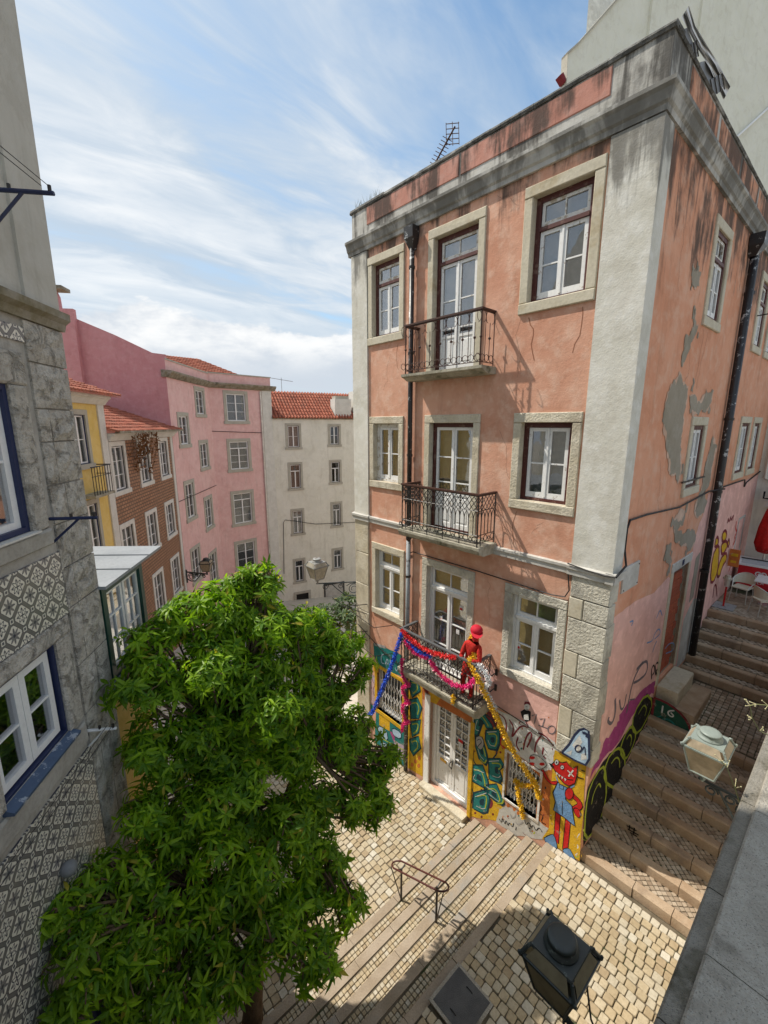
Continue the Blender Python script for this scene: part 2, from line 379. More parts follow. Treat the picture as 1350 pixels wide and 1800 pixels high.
def surround(F, par, s0, s1, z0, z1, stone, w=0.155, hl=0.17, hs=0.17, proud=0.035, rev=0.26, sill=True, label=True, jit=0.004, thresh=False):
    """dressed stones round an opening, each its own block"""
    MB().cbox(F, s0-w, s1+w, z1, z1+hl, -rev, proud, .012, 0, jit).build('lintel', stone, par)
    zb = z0
    for x0, x1 in ((s0-w, s0), (s1, s1+w)): MB().cbox(F, x0, x1, zb, z1-.003, -rev, proud-.003, .012, 0, jit).build('jamb', stone, par)
    if sill: MB().cbox(F, s0-w, s1+w, z0-hs, z0-.003, -rev, proud+.012, .012, 0, jit).build('sill', stone, par)
def old_window(F, bld, s0, s1, z0, z1, stone='lime_stone', outer='wood_red', leaf='wood_white', transom=None, rails=(0.5,), back='curtain_grey', ow=0.085, name='window', panel=0.0, backd=-0.24, surr=True, sill=True, gl='glass', w=0.155, cols=1, label=None, fwd=0.0):
    if fwd:
        F0_ = F; F = F.off(0, fwd)
    b = MB(); frame_ring(b, F, s0, s1, z0, z1, ow, -0.20, -0.10, 0, ow*0.6)
    i0, i1, y0, y1 = s0+ow, s1-ow, z0+ow*0.6, z1-ow
    if transom: b.box(F, i0, i1, transom-.03, transom+.03, -.20, -.085)
    win = b.build(name, M[outer], bld)
    if label: win['label'] = label
    if surr: surround(F0_ if fwd else F, win, s0, s1, z0, z1, M[stone], sill=sill, w=w)
    top = y1
    if transom:
        sash(F, win, i0+.01, i1-.01, transom+.03, y1, (), M[leaf if leaf != 'wood_white' else 'wood_white_old'], M[gl], -.17, -.125, 0.05, 0.075, cols=2)
        top = transom-.03
    mid = (i0+i1)/2
    for a, c in ((i0+.008, mid-.003), (mid+.003, i1-.008)):
        sash(F, win, a, c, y0+.004, top-.004, rails, M[leaf], M[gl], -.17, -.12, 0.06, 0.10, panel=panel, cols=cols)
    MB().box(F, mid-.016, mid+.016, y0+.03, top-.01, -.12, -.104).build('meeting_rail', M[leaf], win)
    MB().box(F, s0, s1, z0, z1, backd-.004, backd).build('curtain', M[back], win)
    return win
def arc(F, cs, cz, r, a0, a1, d, n=8): return [F.P(cs+r*math.cos(a0+(a1-a0)*i/n), cz+r*math.sin(a0+(a1-a0)*i/n), d) for i in range(n+1)]

# ---------------------------------------------------------------- the orange corner house
OB = thing('corner_house', CORNER, 'weathered orange three-storey corner house with balconies and graffiti along its base', 'house')
WID = 6.53; DEEP = 11.6
UR, MRw, LRw = (0.82,1.79,10.03,11.63), (0.83,1.75,6.65,8.04), (0.79,1.72,3.20,4.81)
ULw, MLw, LLw = (4.91,5.82,10.04,11.63), (4.90,5.79,6.62,8.03), (4.82,5.73,3.17,4.82)
UD, MD, LD = (2.85,3.92,9.06,11.64), (2.79,3.93,5.73,8.04), (2.75,3.92,2.31,4.82)
GD = (2.52,3.73,-0.98,1.52); GW = (0.86,1.60,0.20,1.32); GL = (4.70,5.70,0.08,1.40)
fh = [UR,MRw,LRw,ULw,MLw,LLw,UD,MD,LD,GD,GW,GL]
wall(FR, 0, WID, -1.6, 12.0, fh, bare=[GD,GW,GL]).build('front_wall', M['orange_render'], OB)
SW = [(3.05,3.90,9.98,11.47),(3.28,4.12,6.72,7.99),(7.35,8.2,9.98,11.47),(9.0,9.8,9.98,11.47),(7.65,8.65,6.70,8.05),(9.35,10.2,6.70,8.05)]
SDOOR = (3.42,4.55,2.25,4.89); SDOOR2 = (8.05,8.85,2.86,5.05); SDWIN = (9.5,10.4,3.9,5.2)
wall(SD, 0, DEEP, -0.4, 12.0, SW+[SDOOR,SDOOR2,SDWIN], bare=[SDOOR,SDOOR2,SDWIN]).build('side_wall', M['orange_render_shade'], OB)
b = MB()   # rear and far walls, flat roof
q = [FR.P(WID,0), FR.P(WID,0,-DEEP), SD.P(DEEP,0,-0.0)]
b.add([FR.P(WID,-4.5), FR.P(WID,-4.5,-DEEP), FR.P(WID,12.4,-DEEP), FR.P(WID,12.4)], [(0,1,2,3)])
b.add([SD.P(DEEP,-0.4), FR.P(WID,-0.4,-DEEP), FR.P(WID,12.4,-DEEP), SD.P(DEEP,12.4)], [(0,1,2,3)])
b.build('rear_wall', M['orange_render'], OB)
MB().add([FR.P(-.0,12.45,-.3), FR.P(WID,12.45,-.3), FR.P(WID,12.45,-DEEP), SD.P(DEEP,12.45,-.3)], [(0,1,2,3)]).build('flat_roof', M['cornice_stone'], OB)
# corner pilasters: rendered above the belt course, bare stones below
MB().box(FR, -.035, 0.63, 5.66, 11.97, -.10, 0.045).box(SD, -0.044, 0.33, 5.66, 11.96, -.1, 0.036).build('corner_pilaster', M['white_render'], OB)
MB().box(FR, 5.985, WID+.03, 5.66, 11.97, -.35, 0.045).build('end_pilaster', M['white_render'], OB)
zq = [2.05,2.42,3.0,3.62,4.10,4.72,5.10,5.50]
for k in range(len(zq)-1):       # quoins on the corner
    w = (0.60, 0.38)[k%2] if k not in (2,) else 0.60
    MB().cbox(FR, -.042, w if w > .5 else .36, zq[k]+.006, zq[k+1]-.006, -.1, .050+R.uniform(-.006,.008), .014, 0, .004).build('quoin', M['lime_stone_grey'], OB)
    if w < .5: MB().cbox(FR, .372, 0.61, zq[k]+.006, zq[k+1]-.006, -.1, .046, .014, 0, .004).build('quoin', M['smooth_stone'], OB)
    MB().cbox(SD, -0.03, (0.30,0.22)[k%2], zq[k]+.006, zq[k+1]-.006, -.1, .040+R.uniform(-.006,.006), .012, 0, .004).build('quoin', M['lime_stone_grey'], OB)
for k, (za, zb) in enumerate(((-1.2,-.4),(-.39,.5),(.51,1.3),(1.31,2.1),(2.11,2.9),(2.91,3.7),(3.71,4.6),(4.61,5.49))):
    MB().cbox(FR, 6.0, WID+.035, za, zb, -.3, .045, .014, 0, .005).build('quoin', M['lime_stone'], OB)
# belt course, cornice, parapet and coping
MB().prof(FR, 0.66, 5.96, [(-.05,5.50),(.05,5.50),(.05,5.58),(.075,5.61),(.075,5.655),(0,5.665),(-.05,5.665)]).build('belt_course', M['old_white'], OB)
MB().prof(FR, -.09, 0.68, [(-.05,5.50),(.085,5.50),(.085,5.58),(.11,5.61),(.11,5.66),(.03,5.68),(-.05,5.68)]).prof(SD, -0.10, 0.36, [(-.05,5.502),(.075,5.502),(.075,5.58),(.10,5.61),(.10,5.662),(.03,5.682),(-.05,5.682)]).build('belt_course', M['old_white'], OB)
MB().prof(FR, 5.94, WID+.09, [(-.3,5.50),(.085,5.50),(.085,5.58),(.11,5.61),(.11,5.66),(.03,5.68),(-.3,5.68)]).build('belt_course', M['old_white'], OB)
def miter(d):
    a, b_ = FR.n*d, SD.n*d; q = b_-a; det = FR.d.x*(-SD.d.y)+SD.d.x*FR.d.y; x = (q.x*(-SD.d.y)+SD.d.x*q.y)/det
    return CORNER+a+FR.d*x
def sweep(b, prof, s1, s2, split=6):
    n = len(prof); rings = [[FR.P(s1, z, d) for d, z in prof], [miter(d)+Vector((0,0,z)) for d, z in prof], [SD.P(s2, z, d) for d, z in prof]]
    for r0, r1 in zip(rings, rings[1:]): b.add(r0+r1, [(i,(i+1)%n,n+(i+1)%n,n+i) for i in range(n)])
    b.add(rings[0], [tuple(range(n))]); return b
cor = [(-.05,11.99),(.048,11.99),(.055,12.06),(.085,12.09),(.115,12.20),(.15,12.24),(.15,12.29),(.045,12.34),(-.05,12.34)]
sweep(MB(), cor, WID+.14, DEEP).build('cornice', M['cornice_stone'], OB)
MB().box(FR, -.0, WID, 12.34, 12.90, -.25, .028).build('parapet', M['old_white'], OB)
MB().box(SD, -.026, DEEP, 12.34, 12.898, -.25, .022).build('parapet', M['old_white'], OB)
for a, c in ((0.70, 3.3), (3.34, 5.98)): MB().cbox(FR, a, c, 12.50, 12.86, 0, .042, .012).build('parapet_panel', M['parapet_pink'], OB)
for a in (0.75, 2.35, 3.95, 5.55, 7.15, 8.75): MB().cbox(SD, a, a+1.45, 12.46, 12.84, 0, .034, .012).build('parapet_panel', M['orange_render_shade'], OB)
s = -.05; k = 0
while s < WID+.05:
    e = min(s+R.uniform(.7,1.1), WID+.05)
    MB().prof(FR, s+.003, e-.003, [(-.32,12.88),(.05,12.88),(.065,12.91+R.uniform(-.01,.01)),(.04,12.965+R.uniform(-.012,.012)),(-.30,12.99)]).build('coping_stone', M['coping_dark'], OB); s = e
s = 0.03
while s < DEEP:
    e = min(s+R.uniform(.7,1.1), DEEP)
    MB().prof(SD, s+.003, e-.003, [(-.30,12.878),(.04,12.878),(.058,12.905+R.uniform(-.01,.01)),(.03,12.955+R.uniform(-.012,.012)),(-.28,12.985)]).build('coping_stone', M['coping_dark'], OB); s = e

# windows and French doors of the front
old_window(FR, OB, *UR, stone='smooth_stone', transom=11.15)
old_window(FR, OB, *ULw, stone='smooth_stone', transom=11.17)
old_window(FR, OB, *MRw, stone='lime_stone', leaf='wood_white')
old_window(FR, OB, *MLw, stone='lime_stone', outer='wood_white_old')
old_window(FR, OB, *LRw, stone='lime_stone_grey', outer='pvc_white', leaf='pvc_white', transom=4.32, back='shutter_wood', ow=0.05)
old_window(FR, OB, *LLw, stone='lime_stone', outer='pvc_white', leaf='pvc_white', transom=4.36, back='shutter_wood', ow=0.05)
old_window(FR, OB, *UD, stone='smooth_stone', transom=11.16, rails=(0.40,0.66), name='balcony_door', panel=0.62, sill=False)
old_window(FR, OB, *MD, stone='lime_stone', rails=(0.46,0.71), name='balcony_door', panel=0.72, sill=False, back='shutter_wood')
old_window(FR, OB, *LD, stone='lime_stone_grey', outer='pvc_white', leaf='pvc_white', transom=4.30, rails=(0.30,0.62), name='balcony_door', ow=0.05, sill=False, back='shutter_wood')
# street door: two tall leaves of small panes over panels
dr = MB(); frame_ring(dr, FR, GD[0], GD[1], GD[2], GD[3], .10, -.24, -.10); dr = dr.build('street_door', M['wood_white'], OB)
mid = (GD[0]+GD[1])/2
for a, c in ((GD[0]+.105, mid-.004), (mid+.004, GD[1]-.105)):
    sash(FR, dr, a, c, GD[2]+.03, GD[3]-.11, (0.44,0.53,0.62,0.71,0.80,0.89), M['wood_white'], M['glass_dark'], -.21, -.15, .075, .12, cols=2, panel=.86)
MB().box(FR, GD[0], GD[1], GD[2], GD[3], -.40, -.395).build('curtain', M['room_dark'], dr)  # no cloth: black sheet painting the darkness of the hall behind the glass
MB().box(FR, mid+.17, mid+.36, -.22, -.14, -.152, -.14).build('letter_slot', plain('brass', (0.5,0.32,0.08), 0.3, metal=1.0), dr)
MB().tube([FR.P(mid-.04,.02,-.13),FR.P(mid+.02,-.05,-.09),FR.P(mid+.05,-.16,-.1),FR.P(mid-.03,-.2,-.1),FR.P(mid-.05,-.06,-.1)], .012, 6, True).build('padlock_chain', M['iron_black'], dr)
MB().box(FR, mid-.30, mid-.17, .42, .72, -.149, -.146).build('notice', M['p_white'], dr); MB().box(FR, mid-.30, mid-.17, .64, .72, -.146, -.143).build('notice', M['p_red'], dr)
MB().cbox(FR, GD[0]-.02, GD[1]+.16, -1.14, GD[2]-.003, -.3, .20, .02, 0, .004).build('doorstep', M['lime_stone'], dr)
MB().box(FR, mid-.05, mid+.06, 1.34, 1.50, -.10, -.094).build('house_number', M['p_navy'], OB)
MB().stroke(FR, [(mid+.03,1.46),(mid-.02,1.46),(mid-.02,1.38),(mid+.03,1.38),(mid+.03,1.42),(mid-.02,1.42)], .014, -.092).build('house_number', M['p_white'], OB)
for x0, x1 in ((GD[0]-.10, GD[0]), (GD[1], GD[1]+.17)): MB().cbox(FR, x0, x1, -1.0, GD[3], -.3, .03, .01).build('jamb', M['wood_white'] if x0 > 3 else M['p_yellow'], dr)
# two ground-floor windows behind folding lattice grilles
for (s0,s1,z0,z1) in (GW, GL):
    b = MB(); frame_ring(b, FR, s0, s1, z0, z1, .05, -.18, -.10); w = b.build('grille_window', M['wood_white'], OB)
    MB().box(FR, s0, s1, z0, z1, -.255, -.25).build('curtain', M['room_dark'], w)  # dark backing sheet, the room's shade put into its colour
    MB().box(FR, s0+.05, s1-.05, z0+.05, z1-.05, -.165, -.16).build('pane', M['glass_dark'], w)
    g = MB(); n = 9
    for i in range(n):
        x = s0+.03+(s1-s0-.06)*i/(n-1); g.box(FR, x-.008, x+.008, z0+.02, z1-.02, -.075, -.060)
    st = (s1-s0-.06)/(n-1); zz = z0+.1
    while zz+st*2 < z1:
        for i in range(0, n-1):
            x = s0+.03+st*i
            g.stroke(FR, [(x,zz),(x+st,zz+st*2)], .014, -.056); g.stroke(FR, [(x+st,zz),(x,zz+st*2)], .014, -.053)
        zz += st*2+.10
    g.build('lattice_grille', M['pvc_white'], w)
    b = MB()
    ww = .045 if s0 < 2 else .10
    frame_ring(b, FR, s0-ww, s1+ww, z0-ww, z1+ww, ww, -.2, .02); b.build('surround', M['wood_white_old'] if s0 < 2 else M['p_yellow'], w)
# side windows
for k, (s0,s1,z0,z1) in enumerate(SW):
    old_window(SD, OB, s0, s1, z0, z1, stone='smooth_stone', outer='wood_red', fwd=.09, transom=(z1-.48) if z0 > 9 else None, back='curtain_grey' if k != 5 else 'room_dark')
# walled-up side door
bd = MB(); frame_ring(bd, SD, SDOOR[0], SDOOR[1], SDOOR[2], SDOOR[3], .03, -.12, -.06); bd = bd.build('walled_up_doorway', M['grey_mortar'], OB)
MB().box(SD, SDOOR[0], SDOOR[1], SDOOR[2], SDOOR[3], -.13, -.115).build('mortar', M['grey_mortar'], bd)
m, t, o_ = newmat('brick_red'); rr = t.node('ShaderNodeObjectInfo', out=5); p = t.pos()
princ(t, o_, t.mix(t.ramp(t.noise(p, 25.0), .3, .7), t.mix(rr, (0.36,0.075,0.035,1), (0.50,0.13,0.06,1)), (0.30,0.085,0.05,1)), .9, t.noise(p, 60.0), .4)
bw, bh = .27, .19; bm = MB()
F0 = Frame((0,0), 49.4, -1); bm.cbox(F0, -bw/2+.007, bw/2-.007, -bh/2+.007, bh/2-.007, -.05, .0, .008); bme = bm.build('brick', M['brick_red']).data
D.objects.remove(D.objects['brick'])
for r in range(14):
    for cidx in range(5):
        x = SDOOR[0]+.12+(cidx+.5*(r%2))*bw-.05; z = SDOOR[2]+.09+r*bh
        if x > SDOOR[1]-.06 or z > SDOOR[3]-.08: continue
        inst('brick', bme, bd, SD.P(x, z, -.068+R.uniform(-.008,.006)), (0,0,R.uniform(-.02,.02)))
for x0, x1 in ((SDOOR[0]-.16, SDOOR[0]), (SDOOR[1], SDOOR[1]+.14)): MB().cbox(SD, x0, x1, 2.2, SDOOR[3], -.2, .02, .01).build('jamb', M['smooth_stone'], bd)
MB().cbox(SD, SDOOR[0]-.16, SDOOR[1]+.14, SDOOR[3], SDOOR[3]+.2, -.2, .025, .01).build('lintel', M['old_white'], bd)
MB().box(SD, 3.9, 4.06, 4.93, 5.06, .02, .028).build('house_number', M['p_navy'], OB)
MB().box(SD, SDOOR2[0], SDOOR2[1], SDOOR2[2], SDOOR2[3], -.12, -.1).build('grey_door', M['pipe_zinc'], OB)
b = MB(); frame_ring(b, SD, SDWIN[0], SDWIN[1], SDWIN[2], SDWIN[3], .07, -.1, .02); sw = b.build('shop_window', M['old_white'], OB)
MB().box(SD, SDWIN[0]+.07, SDWIN[1]-.07, SDWIN[2]+.07, SDWIN[3]-.07, -.12, -.115).build('pane', M['room_dark'], sw)
MB().box(SD, SDWIN[0]+.15, SDWIN[0]+.45, SDWIN[2]+.5, SDWIN[3]-.2, -.113, -.11).build('poster', M['p_red'], sw)
MB().cbox(SD, .47, 1.18, 5.19, 5.64, .0, .03, .008).build('wall_plaque', M['old_white'], OB)
b = MB()
for x, z in ((.52,5.24),(1.13,5.24),(.52,5.59),(1.13,5.59)): b.lathe(SD.P(x,z,.028), [(.012,0),(.012,.012)], 8, SD.n)
b.build('plaque_screw', M['iron_black'], OB)

# balconies
plain('rail_grey', (0.10,0.105,0.11), .5, .4)
def rail_lines(F, s0, s1, dep, inset=.03):
    """three runs of the railing as (point function, length)"""
    return [(lambda x, z: F.P(s0+inset, z, x), dep), (lambda x, z: F.P(s0+inset+x, z, dep), s1-s0-2*inset), (lambda x, z: F.P(s1-inset, z, x), dep)]
def circ(fn, cx, cz, r, n=10): return [fn(cx+r*math.cos(2*math.pi*i/n), cz+r*math.sin(2*math.pi*i/n)) for i in range(n)]
def balcony(s0, s1, zs, dep, h, style, col, slabz=.15, hand='iron_rust'):
    sl = MB(); w = .05
    prof = [(-.05,zs-slabz),(dep-.12,zs-slabz),(dep-.03,zs-slabz+.05),(dep+.01,zs-slabz+.06),(dep+.05,zs-.05),(dep+.05,zs),(-.05,zs)]
    sl.prof(FR, s0-w, s1+w, prof); bal = sl.build('balcony_slab', M['balcony_stone'], OB)
    g = MB(); top = zs+h; bot = zs+.07
    for fn, L in rail_lines(FR, s0, s1, dep):
        g.tube([fn(0,top-.02), fn(L,top-.02)], .010, 5); g.tube([fn(0,bot), fn(L,bot)], .009, 5)
        if style == 0:
            n = max(1, round(L/.135)); st = L/n
            for i in range(n+1): g.tube([fn(i*st,bot-.06 if i%3==0 else bot),fn(i*st,top-.02)] if i%2==0 else [fn(i*st,bot+.05),fn(i*st,top-.2)], .007, 5)
            for i in range(0, n, 2):
                x = (i+1)*st
                for sg in (-1, 1):
                    cc = x+sg*st*.5
                    g.tube([fn(cc+st*.46*math.cos(a), top-.115+.095*math.sin(a)) for a in [sg*0+math.pi*(.5-sg*.5)+k*math.pi/6*1.0-math.pi*.5 for k in range(7)]], .006, 4)
                g.tube(circ(fn, x-st*.52, bot+.075, .062), .006, 4, True); g.tube(circ(fn, x+st*.52, bot+.075, .062), .006, 4, True)
                g.ball(fn(x, bot+.42), .026, 5)
        else:
            n = max(2, round(L/.105)); st = L/n; zl = top-.30; za = bot+.155
            g.tube([fn(0,zl),fn(L,zl)], .009, 4); g.tube([fn(0,za),fn(L,za)], .009, 4)
            for i in range(n):
                x = i*st
                for s_ in (1, -1):    # crossing curves of the lattice frieze
                    xs = [x+st*(k/6) for k in range(7)]; zz = [zl+(top-.03-zl)*(k/6 if s_ > 0 else 1-k/6) for k in range(7)]
                    g.tube([fn(x+(xs[k]-x)*1.0, zl+(zz[k]-zl)*.5+(.5*(top-.03-zl) if False else 0)) for k in (0,3,6)], .008, 4)
                    g.tube([fn(xs[k], zl+(top-.03-zl)*.5+(zz[k]-zl)*.5) for k in (0,3,6)], .008, 4)
                # pointed arches over the bars
                g.tube([fn(x,za),fn(x,zl-.16),fn(x+st*.15,zl-.08),fn(x+st*.5,zl-.01),fn(x+st*.85,zl-.08),fn(x+st,zl-.16)], .0085, 4)
                if i%2 == 0:
                    g.tube(circ(fn, x+st*.55, bot+.078, .058), .008, 4, True); g.tube(circ(fn, x+st*1.5, bot+.06, .035, 8), .008, 4, True)
            for i in range(0, n+1, 4): g.tube([fn(i*st,bot-.07),fn(i*st,top)], .011, 5)
    for sx in (s0+.03, s1-.03): g.tube([FR.P(sx,zs,dep),FR.P(sx,top,dep)], .014, 6)
    g.build('railing', M[col], bal)
    hb = MB(); c = .03
    hb.box(FR, s0+.03-c, s1-.03+c, top-.005, top+.028, dep-c, dep+c)
    for sx in (s0+.03, s1-.03): hb.box(FR, sx-c, sx+c, top-.004, top+.027, 0, dep-c-.001)
    hb.build('handrail', M[hand], bal); return bal
balcony(2.40, 4.34, 9.05, .40, .95, 0, 'iron_rust', .13, 'iron_rust')
balcony(2.18, 4.25, 5.72, .55, 1.0, 1, 'iron_black', .19)
balcony(2.10, 4.24, 2.30, .55, 1.0, 1, 'iron_black', .24, 'rail_grey')
# rainwater pipes
def hopper(F, s, zt, w, dep, mat, par):
    b = MB()
    def ring(z, ww, d): return [F.P(s-ww/2,z,.02),F.P(s+ww/2,z,.02),F.P(s+ww/2,z,.02+d),F.P(s-ww/2,z,.02+d)]
    v = ring(zt,w,dep)+ring(zt-.22,w*.98,dep*.95)+ring(zt-.42,w*.42,dep*.5)
    return b.add(v, [(0,1,5,4),(1,2,6,5),(2,3,7,6),(3,0,4,7),(4,5,9,8),(5,6,10,9),(6,7,11,10),(7,4,8,11),(8,9,10,11),(0,1,2,3)]).build('rain_hopper', M[mat], par)
hopper(FR, 4.46, 11.98, .25, .2, 'pipe_black', OB)
MB().tube([FR.P(4.46,11.6,.09),FR.P(4.46,5.3,.09)], .055, 10).build('drainpipe', M['pipe_black'], OB, True)
MB().tube([FR.P(4.46,5.32,.09),FR.P(4.47,2.0,.09)], .055, 10).build('drainpipe', M['pipe_zinc'], OB, True)
MB().tube([FR.P(4.47,2.0,.09),FR.P(4.47,-1.05,.09)], .058, 10).build('drainpipe', M['pipe_black'], OB, True)
for z in (11.2,9.5,7.3,5.35,4.4,2.9,.8): MB().tube([FR.P(4.46,z,.09),FR.P(4.46,z+.05,.09)], .068, 10).build('pipe_collar', M['iron_black'], OB)
hopper(SD, 5.55, 11.95, .34, .26, 'pipe_black', OB)
MB().tube([SD.P(5.6,11.55,.11),SD.P(5.72,2.0,.11)], .085, 10).build('drainpipe', M['pipe_black'], OB, True)
for z in (10.8,8.1,6.4,4.4): MB().tube([SD.P(5.65,z,.11),SD.P(5.65,z+.06,.11)], .1, 10).build('pipe_collar', M['iron_black'], OB)
# cables clipped to the walls
def cable(F, pts, r=.012, d=.03, name='cable'):
    return MB().tube([F.P(p[0], p[1], p[2] if len(p) > 2 else d) for p in pts], r, 5).build(name, M['cable_black'], OB)
fp = lambda L, x0, y0, sc, F=FR: [F.px(x0+x/sc, y0+y/sc) for x, y in L]
cable(FR, fp([(310,197),(345,188),(640,275),(1000,390),(1065,400),(1085,370),(1080,280),(1088,248)], 600, 900, 2.7))
cable(FR, [(.66,5.70,.12),(.35,5.66,.125),(.05,5.64,.125),(-.11,5.66,.12)])
cable(SD, [(-.12,5.66,.12),(.33,5.74,.09),(.36,6.0,.03),(.36,6.35,.03),(.44,6.48,.03),(1.2,6.47,.03),(3.0,6.38,.05),(5.3,6.47,.03),(5.75,6.5,.22),(6.2,6.45,.03),(9.2,6.42,.03),(9.3,6.2,.03),(9.5,6.3,.03),(11.5,6.5,.03)], .018)
cable(FR, [(5.98,2.15),(6.5,2.3)]); cable(FR, [(6.5,2.42,.05),(5.5,2.02,.04),(4.8,1.9,.04)])
cable(FR, [(1.95,2.26),(1.2,2.19),(.64,2.1)], .01)
# small iron stays near the lower balcony
for z in (2.75, 2.4):
    MB().tube([FR.P(1.95,z+.25,.03),FR.P(2.12,z+.02,.40)], .012, 6).tube([FR.P(1.95,z+.31,.03),FR.P(1.95,z+.19,.03)], .03, 6).build('iron_stay', M['iron_black'], OB)
MB().box(SD, 2.95, 4.55, 6.86, 6.89, .03, .06).build('clothes_bar', M['iron_black'], OB)
MB().tube([SD.P(7.1,10.6,.05),SD.P(7.1,10.62,.6)], .015, 5).build('clothes_bar', M['iron_black'], OB)

stucco('pale_edge', (0.50,0.33,0.24), (0.56,0.40,0.31), streak=.5)
# hairline cracks and rust runs in the render
ck = random.Random(21); plain('crack_dark', (0.10,0.055,0.04), .9, .1); plain('rust_run', (0.30,0.13,0.075), .9, .1)
def crack(F, s, z, n, dirn, mat='crack_dark', w=.003, name='crack'):
    P = [(s, z)]
    for _ in range(n): s += dirn[0]*ck.uniform(.04,.16)+ck.uniform(-.07,.07); z += dirn[1]*ck.uniform(.05,.16)+ck.uniform(-.05,.05); P.append((s, z))
    MB().stroke(F, P, w, .0022).build(name, M[mat], OB)
for q in ((1.9,9.8,9,(.1,-1)),(2.2,7.9,8,(-.3,-1)),(4.6,6.4,6,(.3,-1)),(2.5,11.9,5,(-.6,-.5)),(5.2,9.6,7,(.1,-1)),(1.2,6.3,5,(.6,-.3)),(2.3,4.9,8,(-.2,-1))): crack(FR, *q)
for q in ((1.2,11.2,10,(.1,-1)),(2.4,9.4,12,(-.1,-1)),(4.6,8.6,9,(.1,-1)),(1.6,7.4,9,(.3,-1)),(6.8,9.0,10,(0,-1)),(2.0,5.9,6,(.5,-.6))): crack(SD, *q, w=.0045)
for F_, s, z, n in ((FR,.84,9.8,5),(FR,1.75,9.8,6),(FR,4.95,9.8,5),(FR,1.74,6.42,5),(SD,3.4,9.75,9),(SD,3.9,6.45,6),(SD,3.1,9.75,6)): crack(F_, s, z, n, (0,-1.2), 'rust_run', ck.uniform(.008,.016), 'rust_run')
# plaster losses and repainted fields (flat, a few mm off the wall)
def jag(pts, amp, n=5):
    out = []
    for i in range(len(pts)):
        a = Vector(pts[i]); c = Vector(pts[(i+1) % len(pts)])
        for k in range(n):
            p = a.lerp(c, k/n); out.append((p.x+(R.uniform(-amp,amp) if k else 0), p.y+(R.uniform(-amp,amp) if k else 0)))
    return out
def fractal(pts, k, lev=4):
    P = [Vector(p) for p in pts]
    for _ in range(lev):
        Q = []
        for i in range(len(P)):
            a, c = P[i], P[(i+1) % len(P)]; e = c-a; nn_ = Vector((-e.y, e.x)); Q += [a, (a+c)/2+nn_*R.uniform(-k,k)]
        P = Q
    return [(p.x, p.y) for p in P]
def patch(F, pts, mat, d, amp=.02, name='plaster_patch', n=5, frac=0.0):
    return MB().poly(F, fractal(pts, frac) if frac else jag(pts, amp, n), d).build(name, M[mat], OB)
patch(SD, [(.33,1.2),(.33,4.80),(1.2,4.83),(2.3,4.72),(3.1,4.86),(3.24,4.8),(3.24,2.2),(3.1,1.3),(1.5,.55),(.33,.1)], 'pink_patch', .003, .012)
patch(SD, [(4.72,2.0),(4.72,5.2),(4.9,5.7),(5.25,6.0),(5.32,6.4),(11.5,6.4),(11.5,2.0)], 'pink_patch', .003, .03)
patch(SD, [(4.85,2.0),(4.85,3.3),(5.5,3.7),(6.6,3.4),(6.8,2.4),(6.8,2.0)], 'old_white', .006, .04)
patch(SD, [(5.1,3.7),(5.1,4.85),(5.45,4.95),(5.45,3.75)], 'grey_mortar', .008, .01)
z8 = lambda L: fp(L, 1080, 400, 3, SD)
for L in ([(345,770),(300,830),(265,950),(262,1050),(275,1180),(290,1300),(330,1345),(345,1290),(345,1180),(355,1080),(360,1000),(380,900),(385,850),(360,830)],
          [(415,510),(440,515),(400,610),(375,690),(355,740),(350,720),(365,640),(370,575),(395,570)],
          [(520,1095),(540,1150),(515,1250),(505,1330),(470,1390),(490,1440),(470,1500),(440,1530),(420,1500),(440,1420),(455,1390),(470,1300),(500,1180)],
          [(310,1540),(370,1500),(360,1570),(330,1600),(400,1600),(425,1640),(400,1700),(380,1680),(320,1660),(315,1610)],
          [(410,250),(430,230),(455,235),(445,310),(415,310),(405,280)], [(270,1680),(295,1660),(290,1720),(300,1770),(285,1775),(268,1740)],
          [(395,890),(480,870),(520,860),(505,930),(470,975),(410,960)]):
    P = z8(L); cx_ = sum(q[0] for q in P)/len(P); cz_ = sum(q[1] for q in P)/len(P)
    patch(SD, [(cx_+(x-cx_)*1.06+R.uniform(-.03,.03), cz_+(z-cz_)*1.03+R.uniform(-.03,.03)) for x, z in P], 'pale_edge', .0075, frac=.22)
    patch(SD, P, 'grey_mortar', .009, frac=.24)
    for _ in range(5):
        q = R.choice(P); w_ = R.uniform(.03,.09); x, z = q[0]+R.uniform(-.12,.12), q[1]+R.uniform(-.2,.2)
        patch(SD, [(x-w_,z-w_),(x+w_*.6,z-w_*1.4),(x+w_,z+w_),(x-w_*.5,z+w_*1.8)], 'grey_mortar', .0085, frac=.3)
patch(FR, [(.64,2.14),(1.86,2.24),(2.26,2.3),(2.26,3.0),(.64,3.0)], 'pink_patch', .003, .008)
